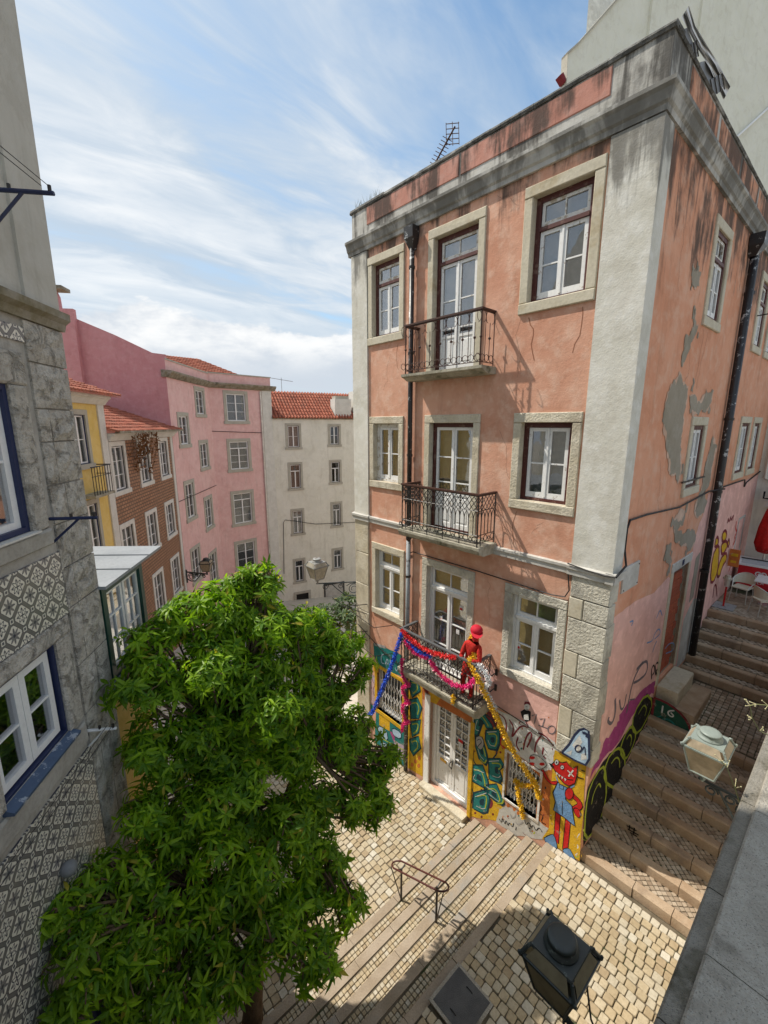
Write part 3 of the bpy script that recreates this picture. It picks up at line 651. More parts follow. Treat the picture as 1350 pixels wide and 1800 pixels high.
# ---------------------------------------------------------------- ground, plaza, steps, stairs
d1, d2 = FR.d, SD.d
def g(a, b, z=0.0): return CORNER + d1*a + d2*b + Vector((0, 0, z))
GANG = math.atan2(d1.y, d1.x)
def struct(o): o['kind'] = 'structure'; return o
rough_mat('earth', (0.30,0.26,0.20), (0.38,0.34,0.27), 0.8, 20)
rough_mat('joint_sand', (0.10,0.082,0.055), (0.17,0.14,0.10), 3.0, 40, c3=(0.05,0.065,0.025))
rough_mat('far_paving', (0.48,0.44,0.37), (0.56,0.52,0.45), 2.0, 30)
rough_mat('kerb_stone', (0.31,0.245,0.175), (0.39,0.32,0.245), 2.4, 40, c3=(0.30,0.275,0.24), bstr=.55)
rough_mat('stair_stone', (0.34,0.235,0.15), (0.45,0.345,0.245), 2.2, 40, c3=(0.25,0.185,0.135), bstr=.6)
rough_mat('wall_granite', (0.22,0.20,0.165), (0.30,0.28,0.24), 6.0, 70, bstr=.7, speck=(0.10,0.095,0.09), c3=(0.11,0.10,0.07), bdist=.03)
rough_mat('granite_light', (0.35,0.32,0.27), (0.44,0.41,0.355), 6.0, 60, bstr=.8, speck=(0.13,0.12,0.105), bdist=.03, c3=(0.22,0.20,0.165))
m, t, o_ = newmat('cobble'); rr = t.node('ShaderNodeAttribute', out=2, attribute_name='rnd'); p = t.pos()
cr = t.node('ShaderNodeValToRGB', {0: rr}, out=None); e = cr.color_ramp.elements
e[0].color = (0.35,0.27,0.17,1); e[1].color = (0.60,0.56,0.47,1)
for q_, c_ in ((.25,(0.43,0.345,0.22,1)),(.5,(0.475,0.395,0.27,1)),(.9,(0.48,0.425,0.325,1))): el = e.new(q_); el.color = c_
nn_ = t.noise(p, 22.0, 5.0, .65); col = t.mix(t.ramp(nn_, .35, .75, 0, .5), cr.outputs[0], t.mix(1.0, cr.outputs[0], (.62,.58,.52,1), 'MULTIPLY'))
col = t.mix(t.ramp(t.noise(p, 0.9, 5.0, .65), .42, .68, 0, .55), col, t.mix(1.0, col, (.70,.70,.68,1), 'MULTIPLY')); col = t.mix(t.ramp(t.noise(p, 3.2, 5.0, .7), .60, .72, 0, .5), col, (0.22,0.185,0.13,1))
princ(t, o_, col, .65, nn_, .4, .012, .35)
m, t, o_ = newmat('cobble_brown'); rr = t.node('ShaderNodeAttribute', out=2, attribute_name='rnd'); p = t.pos()
princ(t, o_, t.mix(t.ramp(t.noise(p, 1.3, 3.0), .4, .65), t.mix(rr, (0.24,0.175,0.12,1), (0.42,0.335,0.245,1)), t.mix(rr, (0.30,0.25,0.19,1), (0.50,0.44,0.36,1))), .7, t.noise(p, 22.0, 3.0), .4, .012, .35)
def gz(x, y):           # height of the lower street, falling away to the back
    return -1.10-max(0.0, y-10.2)*.215
# wide ground far below and the falling street
N = 30
gb = MB(); gb.add([(-400,-300,-7.2),(400,-300,-7.2),(400,600,-7.2),(-400,600,-7.2)], [(0,1,2,3)]); struct(gb.build('ground', M['earth']))
gb = MB(); xs = [-14+i*1.0 for i in range(31)]; ys = [-6+j*1.2 for j in range(34)]
gb.v = [Vector((x, y, gz(x, y)-.02)) for y in ys for x in xs]; gb.f = [(j*31+i, j*31+i+1, (j+1)*31+i+1, (j+1)*31+i) for j in range(33) for i in range(30)]; gb.m = [0]*len(gb.f)
struct(gb.build('street', M['far_paving']))
lpz = MB(); lpz.box8([g(2.2,-7.5,-1.4),g(7.2,-7.5,-1.4),g(7.2,-.01,-1.4),g(2.2,-.01,-1.4),g(2.2,-7.5,-1.112),g(7.2,-7.5,-1.112),g(7.2,-.01,-1.112),g(2.2,-.01,-1.112)]); LOWP = struct(lpz.build('lower_plaza', M['joint_sand']))
# masses carrying the terrace, the front steps and the side stairs
TA0, TA1 = -2.32, 0.62; NST = 5; RUN, RISE = 0.42, 0.20
KA = [TA1+RUN*i for i in range(NST)]; KZ = [-.10-RISE*i for i in range(NST)]
def tz(a): return -.10*max(a, 0)/TA1
tb = MB(); BB = -9.5
def gslab(b, a0, a1, b0, b1, z0, z1a, z1b=None):
    z1b = z1a if z1b is None else z1b
    b.box8([g(a0,b0,z0),g(a1,b0,z0),g(a1,b1,z0),g(a0,b1,z0),g(a0,b0,z1a),g(a1,b0,z1b),g(a1,b1,z1b),g(a0,b1,z1a)])
tb = MB(); gslab(tb, TA0, 0, BB, .06, -1.6, -.022); gslab(tb, 0.0, TA1-.15, BB, -.012, -1.6, -.022, -.122); TERR = struct(tb.build('terrace', M['joint_sand']))
fb = MB()
for i in range(NST-1): gslab(fb, KA[i]+.001, KA[i+1]-.15, BB, -.012, -1.6, KZ[i]-RISE-.018)
STEPS = struct(fb.build('front_steps', M['joint_sand']))
for i in range(NST):
    bb = -.015-R.uniform(0,.3); b0 = -.012
    while b0 > BB:
        b1 = max(b0-R.uniform(.75,1.3), BB); mb = MB(); c = .014; z1 = KZ[i]; z0 = z1-RISE-.02; a0, a1 = KA[i]-.15, KA[i]
        j = R.uniform(-.006,.006); w = .004
        v = [g(a0,b0-w,z0),g(a1,b0-w,z0),g(a1,b1+w,z0),g(a0,b1+w,z0), g(a0,b0-w,z1+j),g(a1,b0-w,z1-c+j),g(a1,b1+w,z1-c+j),g(a0,b1+w,z1+j), g(a1-c,b0-w,z1+j),g(a1-c,b1+w,z1+j)]
        mb.add(v, [(0,1,5,8,4),(3,7,9,6,2),(0,3,2,1),(1,2,6,5),(5,6,9,8),(8,9,7,4),(4,7,3,0)]); mb.build('step_stone', M['kerb_stone'], STEPS); b0 = b1
# side stairs
SB = [.05+.43*i for i in range(8)]; SZ = [.19*(i+1) for i in range(8)]
SB2 = [5.2+.42*i for i in range(6)]; SZ2 = [1.74+.187*(i+1) for i in range(6)]
A_IN, A_OUT = 0.0, -2.32
sb = MB()
for i in range(8): gslab(sb, A_OUT, A_IN, SB[i]+.16, SB[i+1] if i < 7 else 3.2, -1.6, SZ[i]-.02)
v = [g(A_OUT,3.2,-1.6),g(A_IN,3.2,-1.6),g(A_IN,5.2,-1.6),g(A_OUT,5.2,-1.6),g(A_OUT,3.2,1.50),g(A_IN,3.2,1.50),g(A_IN,5.2,1.72),g(A_OUT,5.2,1.72)]; sb.box8(v)
for i in range(6): gslab(sb, A_OUT-3*(i>4), A_IN, SB2[i]+.16, SB2[i+1] if i < 5 else 16, -1.6, SZ2[i]-.02)
STAIRS = struct(sb.build('stone_stairs', M['joint_sand']))
for i, (b0, z1) in enumerate(list(zip(SB, SZ))+list(zip(SB2, SZ2))):
    a = A_IN
    while a > A_OUT-(.0 if i < 13 else 2):
        a1 = max(a-R.uniform(.55,.95), A_OUT-(0 if i < 13 else 2)); w = .005; c = .024; z0 = z1-.2; j = R.uniform(-.008,.008); jb = R.uniform(-.008,.008); bk = b0+.155+jb
        mb = MB(); v = [g(a-w,b0+jb,z0),g(a1+w,b0+jb,z0),g(a1+w,bk,z0),g(a-w,bk,z0), g(a-w,b0+jb,z1-c+j),g(a1+w,b0+jb,z1-c+j),g(a1+w,bk,z1+j),g(a-w,bk,z1+j),g(a-w,b0+c+jb,z1+j),g(a1+w,b0+c+jb,z1+j)]
        mb.add(v, [(0,1,5,4),(4,5,9,8),(8,9,6,7),(2,3,7,6),(0,4,8,7,3),(1,2,6,9,5),(0,3,2,1)]); mb.build('step_stone', M['stair_stone'], STAIRS); a = a1
        if a <= A_OUT-(0 if i < 13 else 2)+.02: break
# cobbles ------------------------------------------------
def cob_piece(mb, c, ex, ey, h, rot, rnd, z0=-.03, slope=0.0):
    """a rounded setts block appended to a joined mesh"""
    ca, sa = math.cos(rot), math.sin(rot); k = .22*min(ex, ey)
    def P(x, y, z): return Vector((c.x+x*ca-y*sa, c.y+x*sa+y*ca, c.z+z))
    o = [(-ex,-ey+k),(-ex+k,-ey),(ex-k,-ey),(ex,-ey+k),(ex,ey-k),(ex-k,ey),(-ex+k,ey),(-ex,ey-k)]
    j = [R.uniform(.93,1.03) for _ in o]
    v = [P(x*q,y*q,z0) for (x,y),q in zip(o,j)]+[P(x*q,y*q,h-.007) for (x,y),q in zip(o,j)]+[P(x*q*.89,y*q*.89,h+R.uniform(-.002,.002)) for (x,y),q in zip(o,j)]
    f = [(i,(i+1)%8,8+(i+1)%8,8+i) for i in range(8)]+[(8+i,8+(i+1)%8,16+(i+1)%8,16+i) for i in range(8)]+[tuple(range(16,24))]
    mb.add(v, f); mb.rv += [rnd]*len(f)
spots = []; SZC = .132
MH = (-.13, .45, -3.52, -2.92)      # inspection cover in the terrace
b = -.02; row = 0
while b > -5.6:
    w = SZC*R.uniform(.93,1.05); a = TA0+R.uniform(0,.1)
    while a < TA1-.15-.06:
        l = SZC*R.uniform(.82,1.15); l = min(l, TA1-.152-a)
        ca_, cb_ = a+l/2, b-w/2+R.uniform(-.008,.008)
        if not (MH[0]-l*.35 < ca_ < MH[1]+l*.35 and MH[2]-w*.35 < cb_ < MH[3]+w*.35) and l > .06:
            spots.append((g(ca_, cb_, tz(ca_)), l/2-.0045, w/2-.0045, row == 0))
        a += l
    b -= w; row += 1
b = 0.1
lowspots = []
b = -.02
while b > -6.5:
    w = SZC*R.uniform(.93,1.05); a = KA[-1]+.004
    while a < 6.6:
        l = SZC*R.uniform(.85,1.15); lowspots.append((g(a+l/2, b-w/2+R.uniform(-.008,.008), -1.095), l/2-.0045, w/2-.0045, False)); a += l
    b -= w
def visible(p, mrg=40):
    q = p-EYE; zc = q.dot(FWD)
    if zc < .1: return False
    u = 675+FPX*q.dot(RTV)/zc; v = 900-FPX*q.dot(UPV)/zc
    return -mrg < u < 1350+mrg and -mrg < v < 1800+mrg
vis = sorted([s for s in spots if visible(s[0])], key=lambda s: (s[0]-EYE).length)
near = set(id(s) for s in vis[:300])
protos = []
for k in range(24):
    mb = MB(); mb.rv = []; cob_piece(mb, Vector((0,0,0)), .5, .5, 0, 0, (k+.5)/24)
    for i, v in enumerate(mb.v):
        mb.v[i] = Vector((v.x, v.y, v.z))
    o = mb.build('cobble', M['cobble']); protos.append(o.data); D.objects.remove(o)
stuff = MB(); stuff.rv = []; stuff2 = MB(); stuff2.rv = []
lowid = set(id(s) for s in lowspots)
for s in spots+lowspots:
    hz = R.uniform(-.004,.007); rot = GANG+R.uniform(-.05,.05)
    if id(s) in near:
        k = R.randrange(24) if not s[3] else 22+R.randrange(2)
        inst('cobble', protos[k], TERR, s[0]+Vector((0,0,hz)), (R.uniform(-.02,.02),R.uniform(-.02,.02),rot), (s[1]*2, s[2]*2, 1.0))
    elif visible(s[0], 150): cob_piece(stuff2 if id(s) in lowid else stuff, s[0]+Vector((0,0,hz)), s[1], s[2], 0, rot, (.94 if s[3] else R.random()))
st = stuff.build('cobbles', M['cobble'], TERR); st['kind'] = 'stuff'
st = stuff2.build('cobbles', M['cobble'], LOWP); st['kind'] = 'stuff'
# small setts laid diagonally on the treads
def setts(par, a0, a1, b0, b1, zf, sz, diag=True):
    mb = MB(); mb.rv = []; r = sz*.707 if diag else sz/2; st = sz*1.0
    A = (a1-a0); B = (b1-b0); n = int((A+B)/st)+3
    ang = math.pi/4 if diag else 0; ca, sa = math.cos(ang), math.sin(ang)
    for i in range(-n, n):
        for j in range(-n, n):
            x = (i*ca-j*sa)*st; y = (i*sa+j*ca)*st
            aa, bb = a0+A/2+x, b0+B/2+y
            if not (a0+sz*.42 < aa < a1-sz*.42 and b0+sz*.42 < bb < b1-sz*.42): continue
            p = g(aa, bb, zf(aa, bb)); 
            if not visible(p, 30): continue
            cob_piece(mb, p+Vector((0,0,R.uniform(-.004,.004))), sz*.46*R.uniform(.9,1.05), sz*.46*R.uniform(.9,1.05), 0, GANG+ang+R.uniform(-.1,.1), R.random()*.95)
    if mb.f:
        o = mb.build('setts', M['cobble'] if par is not STAIRS else M['cobble_brown'], par); o['kind'] = 'stuff'
for i in range(NST-1): setts(STEPS, KA[i]+.01, KA[i+1]-.15, -6.5, -.03, lambda a, b, z=KZ[i]-RISE: z, .068, False)
for i in range(8): setts(STAIRS, A_OUT, A_IN, SB[i]+.15, (SB[i+1] if i < 7 else 3.2)+.03, lambda a, b, z=SZ[i]: z-.004, .078)
setts(STAIRS, A_OUT, A_IN-.3, 3.2, 5.22, lambda a, b: 1.515+(b-3.2)*.11, .11, False)
for i in range(6): setts(STAIRS, A_OUT-(2 if i == 5 else 0), A_IN, SB2[i]+.15, (SB2[i+1] if i < 5 else 9.5)+.03, lambda a, b, z=SZ2[i]: z-.004, .085)
# cover plate in the terrace
mh = MB(); gslab(mh, MH[0]-.03, MH[1]+.03, MH[2]-.03, MH[3]+.03, -.03, -.006); mho = mh.build('inspection_cover', M['granite_light'])
tag(mho, 'dark square inspection cover set in a stone rim in the cobbled terrace', 'cover')
rough_mat('plate_dark', (0.085,0.085,0.088), (0.12,0.12,0.122), 4.0, 90, bstr=.6)
mp = MB(); gslab(mp, MH[0]+.015, MH[1]-.015, MH[2]+.015, MH[3]-.015, -.02, -.001); mp.build('plate', M['plate_dark'], mho)
for bq in (MH[2]+.12, MH[3]-.12):
    MB().tube([g(MH[0]+.24, bq, .0), g(MH[0]+.26, bq, .012), g(MH[0]+.32, bq, .012), g(MH[0]+.34, bq, 0)], .008, 5).build('lifting_handle', M['iron_black'], mho)
# hand rail over the front steps
hr = thing('handrail', g(1.7,-2.5,-.7), 'dark red looped steel handrail on two forked posts over the front steps', 'handrail')
f1, f2 = (2.14,-2.48,KZ[3]-RISE), (1.28,-2.48,KZ[1]-RISE)
def rz(a): return -.14+(2.14-a)*(.43/.86)
loop = []
for a, bq in ((2.25,-2.38),(2.34,-2.42),(2.37,-2.48),(2.34,-2.54),(2.25,-2.58),(1.17,-2.58),(1.08,-2.54),(1.05,-2.48),(1.08,-2.42),(1.17,-2.38)): loop.append(g(a,bq,rz(a)+.03))
plain('rail_red', (0.075,0.016,0.012), .45, .5)
MB().tube(loop, .016, 8, True).build('rail_loop', M['rail_red'], hr, True)
for (a, bq, z), aend in ((f1, 2.34), (f2, 1.08)):
    MB().tube([g(a,bq,z-.02), g(a,bq,rz(a)-.02)], .02, 8).build('post', M['iron_black'], hr)
    MB().tube([g(a,bq,z), g(aend,bq-.08,rz(aend)+.01)], .010, 6).build('brace', M['iron_black'], hr)
    MB().tube([g(a,bq-.1,rz(a)+.02), g(a,bq,rz(a)-.03), g(a,bq+.1,rz(a)+.02)], .012, 6).build('cradle', M['iron_black'], hr)
# parapet wall close to the camera
PW = Frame(CORNER+SD.n*2.235, 49.4, +1)      # d>0 leans over the stairs
pw = thing('parapet_wall', PW.P(-3.0,0,-.3), 'grey granite parapet wall with a two-course coping above the stairs', 'wall')
MB().box(PW, -9, 6.0, -1.6, 5.10, -.5, -.06).build('wall_face', M['pale_wall'], pw)
jo = [-9,-6.9,-5.95,-5.05,-4.18,-3.27,-2.4,-1.5,-.6,.4,1.4,2.4,3.4,4.4,5.4,6.0]
for i in range(len(jo)-1):
    MB().prof(PW, jo[i]+.004, jo[i+1]-.004, [(-.5,5.10),(-.02,5.10),(.0,5.13),(.0,5.285),(-.012,5.30),(-.16,5.302),(-.16,5.12)]).build('coping_stone', M['wall_granite'], pw)
jo = [-9,-7.1,-6.2,-5.4,-4.62,-3.35,-2.3,-1.2,-.1,1.0,2.2,3.4,4.6,6.0]
for i in range(len(jo)-1):
    MB().prof(PW, jo[i]+.003, jo[i+1]-.003, [(-1.3,5.14),(-.088,5.14),(-.083,5.325),(-.095,5.338),(-1.3,5.34)]).build('coping_slab', M['granite_light'], pw)
# ---------------------------------------------------------------- shared for the other houses
stucco('pink_wall', (0.68,0.41,0.39), (0.74,0.48,0.455), streak=1.3, pale=(0.76,0.54,0.51))
stucco('party_pink', (0.53,0.245,0.255), (0.58,0.285,0.295), streak=.8, pale=(0.60,0.33,0.335))
stucco('cream_wall', (0.68,0.66,0.57), (0.75,0.73,0.65), streak=1.6, pale=(0.66,0.645,0.58))
stucco('tall_cream', (0.70,0.69,0.58), (0.75,0.74,0.64), streak=.8, pale=(0.72,0.715,0.64))
stucco('tall_grey', (0.52,0.52,0.50), (0.58,0.58,0.56), streak=.5)
stucco('yellow_wall', (0.66,0.47,0.14), (0.72,0.53,0.19), streak=.6, pale=(0.72,0.56,0.26))
stucco('grey_wall', (0.44,0.425,0.375), (0.51,0.495,0.445), streak=1.3, stain=(.12,.11,.09), pale=(0.5,0.49,0.45))
rough_mat('white_trim', (0.60,0.58,0.53), (0.68,0.66,0.61), 3.0, 30, bstr=.25)
rough_mat('grey_trim', (0.40,0.375,0.315), (0.46,0.435,0.37), 3.0, 30, bstr=.3)
rough_mat('mossy_trim', (0.20,0.17,0.10), (0.33,0.30,0.25), 4.0, 30, c3=(0.12,0.11,0.08))
rough_mat('zinc_roof', (0.24,0.255,0.27), (0.30,0.315,0.33), 1.5, 25, bstr=.1, rough=.6)
plain('vent_grey0', (0.20,0.205,0.21), .6); plain('green_frame', (0.012,0.055,0.042), .4); plain('blue_frame', (0.02,0.03,0.085), .45); plain('blue_sill', (0.06,0.095,0.165), .5, wear=.25, wearcol=(.3,.33,.38))
m, t, o_ = newmat('brown_tile'); p = t.pos(); x, y, z = t.sep(p)
al = t.math('ADD', t.math('MULTIPLY', x, -.1495), t.math('MULTIPLY', y, .989))
br = t.node('ShaderNodeTexBrick', {'Vector': t.comb(al, z, 0.0), 'Color1': (0.29,0.14,0.07,1), 'Color2': (0.40,0.21,0.115,1), 'Mortar': (0.07,0.035,0.025,1), 'Scale': 1.0, 'Mortar Size': .02, 'Mortar Smooth': .2, 'Brick Width': .22, 'Row Height': .135}, out=None)
princ(t, o_, t.mix(t.ramp(t.noise(p, 1.4), .35, .7, 0, .4), br.outputs[0], (0.21,0.12,0.075,1)), .55, br.outputs[1], -.5, .02, .4)
m, t, o_ = newmat('roof_tile'); rr = t.node('ShaderNodeAttribute', out=2, attribute_name='rnd'); p = t.pos()
princ(t, o_, t.mix(t.ramp(t.noise(p, 3.0), .4, .7, 0, .55), t.mix(rr, (0.30,0.08,0.045,1), (0.44,0.15,0.09,1)), (0.17,0.085,0.06,1)), .85, t.noise(p, 40.0), .3)
def tile_roof(par, p00, p10, p01, p11, nc, nr, name='roof_tiles', r=.085, mat='roof_tile'):
    """rows of curved cover tiles between eave p00-p10 and ridge p01-p11, over a backing sheet"""
    mb = MB(); mb.rv = []; P00, P10, P01, P11 = map(Vector, (p00, p10, p01, p11))
    nrm = (P10-P00).cross(P01-P00).normalized()
    if nrm.z < 0: nrm = -nrm
    mb.add([P00-nrm*.02, P10-nrm*.02, P11-nrm*.02, P01-nrm*.02], [(0,1,2,3)]); mb.rv.append(.2)
    def at(u, v): return P00.lerp(P10, u).lerp(P01.lerp(P11, u), v)
    for i in range(nc):
        for j in range(nr):
            u0, u1 = i/nc, (i+.62)/nc; va, vb = j/nr, min(1, (j+1.12)/nr); h = r*R.uniform(.9,1.1); rn = R.random()
            vs = []
            for vv, lift, kk in ((va, .03, 1.0), (vb, 0.0, .85)):
                for q in range(5):
                    a = math.pi*q/4; u = (u0+u1)/2-(u1-u0)/2*kk*math.cos(a)
                    vs.append(at(u, vv)+nrm*(h*math.sin(a)*kk+lift))
            f = [(q,q+1,5+q+1,5+q) for q in range(4)]+[(4,3,2,1,0)]
            mb.add(vs, f); mb.rv += [rn]*5
    o = mb.build(name, M[mat], par); o['kind'] = 'stuff'; return o
def far_window(F, bld, s0, s1, z0, z1, w=.16, trim='grey_trim', leaf='pvc_white', rows=2, transom=0.0, back='curtain_grey', bars=1, dark=None, sillx=.06):
    """outer size s0..s1 x z0..z1 includes the stone surround"""
    a0, a1, y0, y1 = s0+w, s1-w, z0+w, z1-w
    f = MB(); frame_ring(f, F, a0, a1, y0, y1, .07, -.13, -.05); mid = (a0+a1)/2
    f.box(F, mid-.04, mid+.04, y0+.05, y1-.05-(transom and transom), -.125, -.065)
    if transom: f.box(F, a0+.05, a1-.05, y1-transom-.04, y1-transom+.02, -.124, -.06)
    if dark: frame_ring(f, F, a0-.001, a1+.001, y0-.001, y1+.001, .03, -.07, -.02, 1)
    ztop = y1-.05-(transom and transom+.0)
    for k in range(1, rows):
        zz = y0+.05+(ztop-y0-.05)*k/rows
        f.box(F, a0+.05, mid-.04, zz-.012, zz+.012, -.115, -.08); f.box(F, mid+.04, a1-.05, zz-.012, zz+.012, -.115, -.08)
    win = f.build('window', [M[leaf], M[dark or 'iron_black']], bld)
    sr = MB(); d1_ = .03
    sr.box(F, s0, s1, y1, z1, -.2, d1_); sr.box(F, s0-sillx, s1+sillx, z0, y0, -.2, d1_+.03); sr.box(F, s0, a0, y0, y1, -.2, d1_-.002); sr.box(F, a1, s1, y0, y1, -.2, d1_-.002)
    sr.build('surround', M[trim], win)
    for x0, x1 in ((a0+.05, mid-.04), (mid+.04, a1-.05)): MB().box(F, x0, x1, y0+.05, y1-.05, -.102, -.098).build('pane', M['glass_dark'], win)
    MB().box(F, a0, a1, y0, y1, -.185, -.18).build('curtain', M[back], win)  # backing sheet; the room_dark ones paint the gloom indoors
    return win
def hole(s0, s1, z0, z1, w=.16): return (s0+w-.0, s1-w+.0, z0+w, z1-w)

# ---------------------------------------------------------------- the tiled house on the left
AZ = Frame((-3.51, 4.866), -7.9, -1)
m, t, o_ = newmat('azulejo'); uv = t.node('ShaderNodeTexCoord', out=2); u, v, _ = t.sep(uv)
fr_ = lambda q, o: t.math('SUBTRACT', t.math('FRACT', t.math('ADD', q, o)), .5)
fu, fv, gu, gv = fr_(u,.5), fr_(v,.5), fr_(u,0), fr_(v,0); ab = lambda q: t.math('ABSOLUTE', q)
D1 = t.math('ADD', ab(fu), ab(fv)); D2 = t.math('ADD', ab(gu), ab(gv)); isf = t.math('LESS_THAN', D1, D2); mx = lambda a, b: t.math('MULTIPLY', t.math('MAXIMUM', ab(a), ab(b)), 1.12)
cell = t.math('MINIMUM', t.math('MAXIMUM', D1, mx(fu, fv)), t.math('MAXIMUM', D2, mx(gu, gv)))
sq = t.math('MINIMUM', t.math('MAXIMUM', ab(gu), ab(fv)), t.math('MAXIMUM', ab(fu), ab(gv)))
def polar(a, b): return t.math('SQRT', t.math('ADD', t.math('MULTIPLY', a, a), t.math('MULTIPLY', b, b))), t.math('ARCTAN2', b, a)
r1, th1 = polar(fu, fv); r2, th2 = polar(gu, gv)
cs = lambda th, k, ph=0.0: t.math('COSINE', t.math('ADD', t.math('MULTIPLY', th, k), ph))
cream = (0.68,0.64,0.55,1); ink = (0.065,0.065,0.085,1); grey = (0.23,0.215,0.205,1)
# filigree: curls on four diagonals, ring and cross
lobes = t.math('SUBTRACT', ab(t.math('SUBTRACT', r1, t.math('ADD', .185, t.math('MULTIPLY', cs(th1, 8.0), .05)))), .026)
core = t.math('SUBTRACT', r1, t.math('ADD', .06, t.math('MULTIPLY', cs(th1, 4.0), .045)))
spokes = t.math('MAXIMUM', t.math('SUBTRACT', ab(cs(th1, 2.0, 1.5708)), .10), t.math('SUBTRACT', r1, .27))
fil = t.math('LESS_THAN', t.math('MINIMUM', t.math('MINIMUM', lobes, core), spokes), 0.0)
pet = t.math('LESS_THAN', r2, t.math('ADD', .20, t.math('MULTIPLY', cs(th2, 8.0), .065)))
vein = t.math('LESS_THAN', t.math('MINIMUM', t.math('SUBTRACT', ab(t.math('SINE', t.math('MULTIPLY', th2, 4.0))), .16), t.math('SUBTRACT', r2, .055)), 0.0)
cA = t.mix(fil, cream, ink); cB = t.mix(pet, cream, t.mix(t.math('MULTIPLY', vein, pet), grey, ink))
colz = t.mix(isf, cB, cA)
colz = t.mix(t.math('GREATER_THAN', cell, .39), colz, t.mix(t.math('GREATER_THAN', cell, .42), (0.075,0.07,0.075,1), (0.165,0.155,0.145,1)))
colz = t.mix(t.math('LESS_THAN', sq, .10), colz, t.mix(t.math('LESS_THAN', ab(t.math('SUBTRACT', sq, .06)), .018), (0.10,0.10,0.115,1), cream))
p = t.pos(); colz = t.mix(t.ramp(t.noise(p, 3.0, 6.0, .7), .5, .75, 0, .55), colz, (0.27,0.24,0.20,1))
princ(t, o_, colz, .3, t.noise(p, 9.0), .12, .004, .5)
m, t, o_ = newmat('quoin_grey'); p = t.pos(); na = t.noise(p, 4.0, 4.0, .6); nb = t.noise(p, 26.0, 4.0, .7); ng = t.noise(p, 5.5, 5.0, .75, .6)
col = t.mix(t.ramp(na, .3, .7), (0.45,0.415,0.36,1), (0.60,0.565,0.50,1)); col = t.mix(t.ramp(nb, .45, .65, 0, .5), col, (0.27,0.25,0.215,1)); go = t.ramp(ng, .50, .70)
princ(t, o_, t.mix(t.math('MULTIPLY', go, .42), col, (0.17,0.145,0.11,1)), .9, t.math('SUBTRACT', nb, t.math('MULTIPLY', go, .9)), 1.0, .04, .2)
rough_mat('dirty_render', (0.34,0.32,0.28), (0.46,0.44,0.40), 1.8, 22, bstr=.6, c3=(0.13,0.12,0.10))
AH = thing('tiled_house', AZ.P(0,-1.2), 'tall house faced in blue and cream patterned tiles with rough stone quoins', 'house')
UW = (-1.86,-.93,7.0,8.36); LW = (-1.84,-.89,4.78,5.80); BDR = (-1.85,-1.0,-1.1,1.55)
wall(AZ, -16, 0, -1.6, 9.0, [UW, LW, BDR], .22, -.012, bare=[BDR]).build('wall', M['dirty_render'], AH)
b = MB(); b.add([AZ.P(0,-1.6,-.012), AZ.P(0,-1.6,-9), AZ.P(0,14.4,-9), AZ.P(0,14.4,-.012)], [(0,1,2,3)]); b.add([AZ.P(-16,14.4,-.012), AZ.P(0,14.4,-.012), AZ.P(0,14.4,-9), AZ.P(-16,14.4,-9)], [(0,1,2,3)])
b.build('end_wall', M['grey_wall'], AH)
MB().box(AZ, -16, -.53, 9.18, 14.4, -.1, 0).box(AZ, -.53, .0, 9.18, 14.4, -.1, .03).build('upper_wall', M['grey_wall'], AH)
MB().prof(AZ, -16, .05, [(-.1,8.99),(.03,8.99),(.05,9.06),(.10,9.10),(.10,9.17),(-.1,9.19)]).build('string_course', M['mossy_trim'], AH)
zq = [8.985,8.60,8.16,7.83,7.39,6.98,6.50,6.05,5.36,4.75,4.2,3.55,2.9,2.2,1.5,.8,.1,-.6,-1.3]
for k in range(len(zq)-1):
    z1, z0 = zq[k]-.008, zq[k+1]+.008; cut = R.choice((None, -.34, -.26, -.42)) if k else None
    for a, c in ([(-.60,0.02)] if cut is None else [(-.60, cut-.006), (cut+.006, 0.02)]):
        mb = MB(); F = AZ; n = 4; vs = []; fs = []
        # hacked face: a small grid with uneven depth
        for i in range(n+1):
            for j in range(n+1):
                e = 0 if 0 < i < n and 0 < j < n else 1
                vs.append(F.P(a+(c-a)*i/n, z0+(z1-z0)*j/n, (.012 if e else .032+R.uniform(-.022,.022))))
        fs = [(i*(n+1)+j,(i+1)*(n+1)+j,(i+1)*(n+1)+j+1,i*(n+1)+j+1) for i in range(n) for j in range(n)]
        mb.add(vs, fs); mb.add([F.P(a,z0,-.1),F.P(c,z0,-.1),F.P(c,z1,-.1),F.P(a,z1,-.1),F.P(a,z0,.012),F.P(c,z0,.012),F.P(c,z1,.012),F.P(a,z1,.012)], [(0,1,5,4),(1,2,6,5),(2,3,7,6),(3,0,4,7)])
        mb.build('quoin', M['quoin_grey'], AH)
def az_window(r, lint, sillz, nm):
    s0, s1, z0, z1 = r
    f = MB(); frame_ring(f, AZ, s0, s1, z0, z1, .05 if nm else .02, -.16, -.02); w = f.build('window', M['blue_frame'], AH)
    mid = (s0+s1)/2
    for a, c in ((s0+.05, mid-.003), (mid+.003, s1-.05)): sash(AZ, w, a, c, z0+.04, z1-.05, (0.5,), M['pvc_white'], M['glass'], -.13, -.06, .075, cols=1)
    MB().box(AZ, s0, s1, z0, z1, -.20, -.195).build('curtain', M['curtain_grey'] if nm else M['room_dark'], w)  # grey cloth above; below, a black sheet coloured as a room in shade
    MB().cbox(AZ, s0-.25, s1+.25, lint[0], lint[1], -.1, .03, .02, 0, .01).build('lintel', M['quoin_grey'], w)
    for a, c in ((s0-.24, s0-.003), (s1+.003, s1+.235)): MB().cbox(AZ, a, c, z0-.02, lint[0]-.004, -.1, .025, .02, 0, .01).build('jamb', M['quoin_grey'], w)
    MB().cbox(AZ, s0-.25, s1+.25, sillz[0], sillz[1], -.1, .03, .02, 0, .006).build('apron', M['dirty_render'], w)
    return w
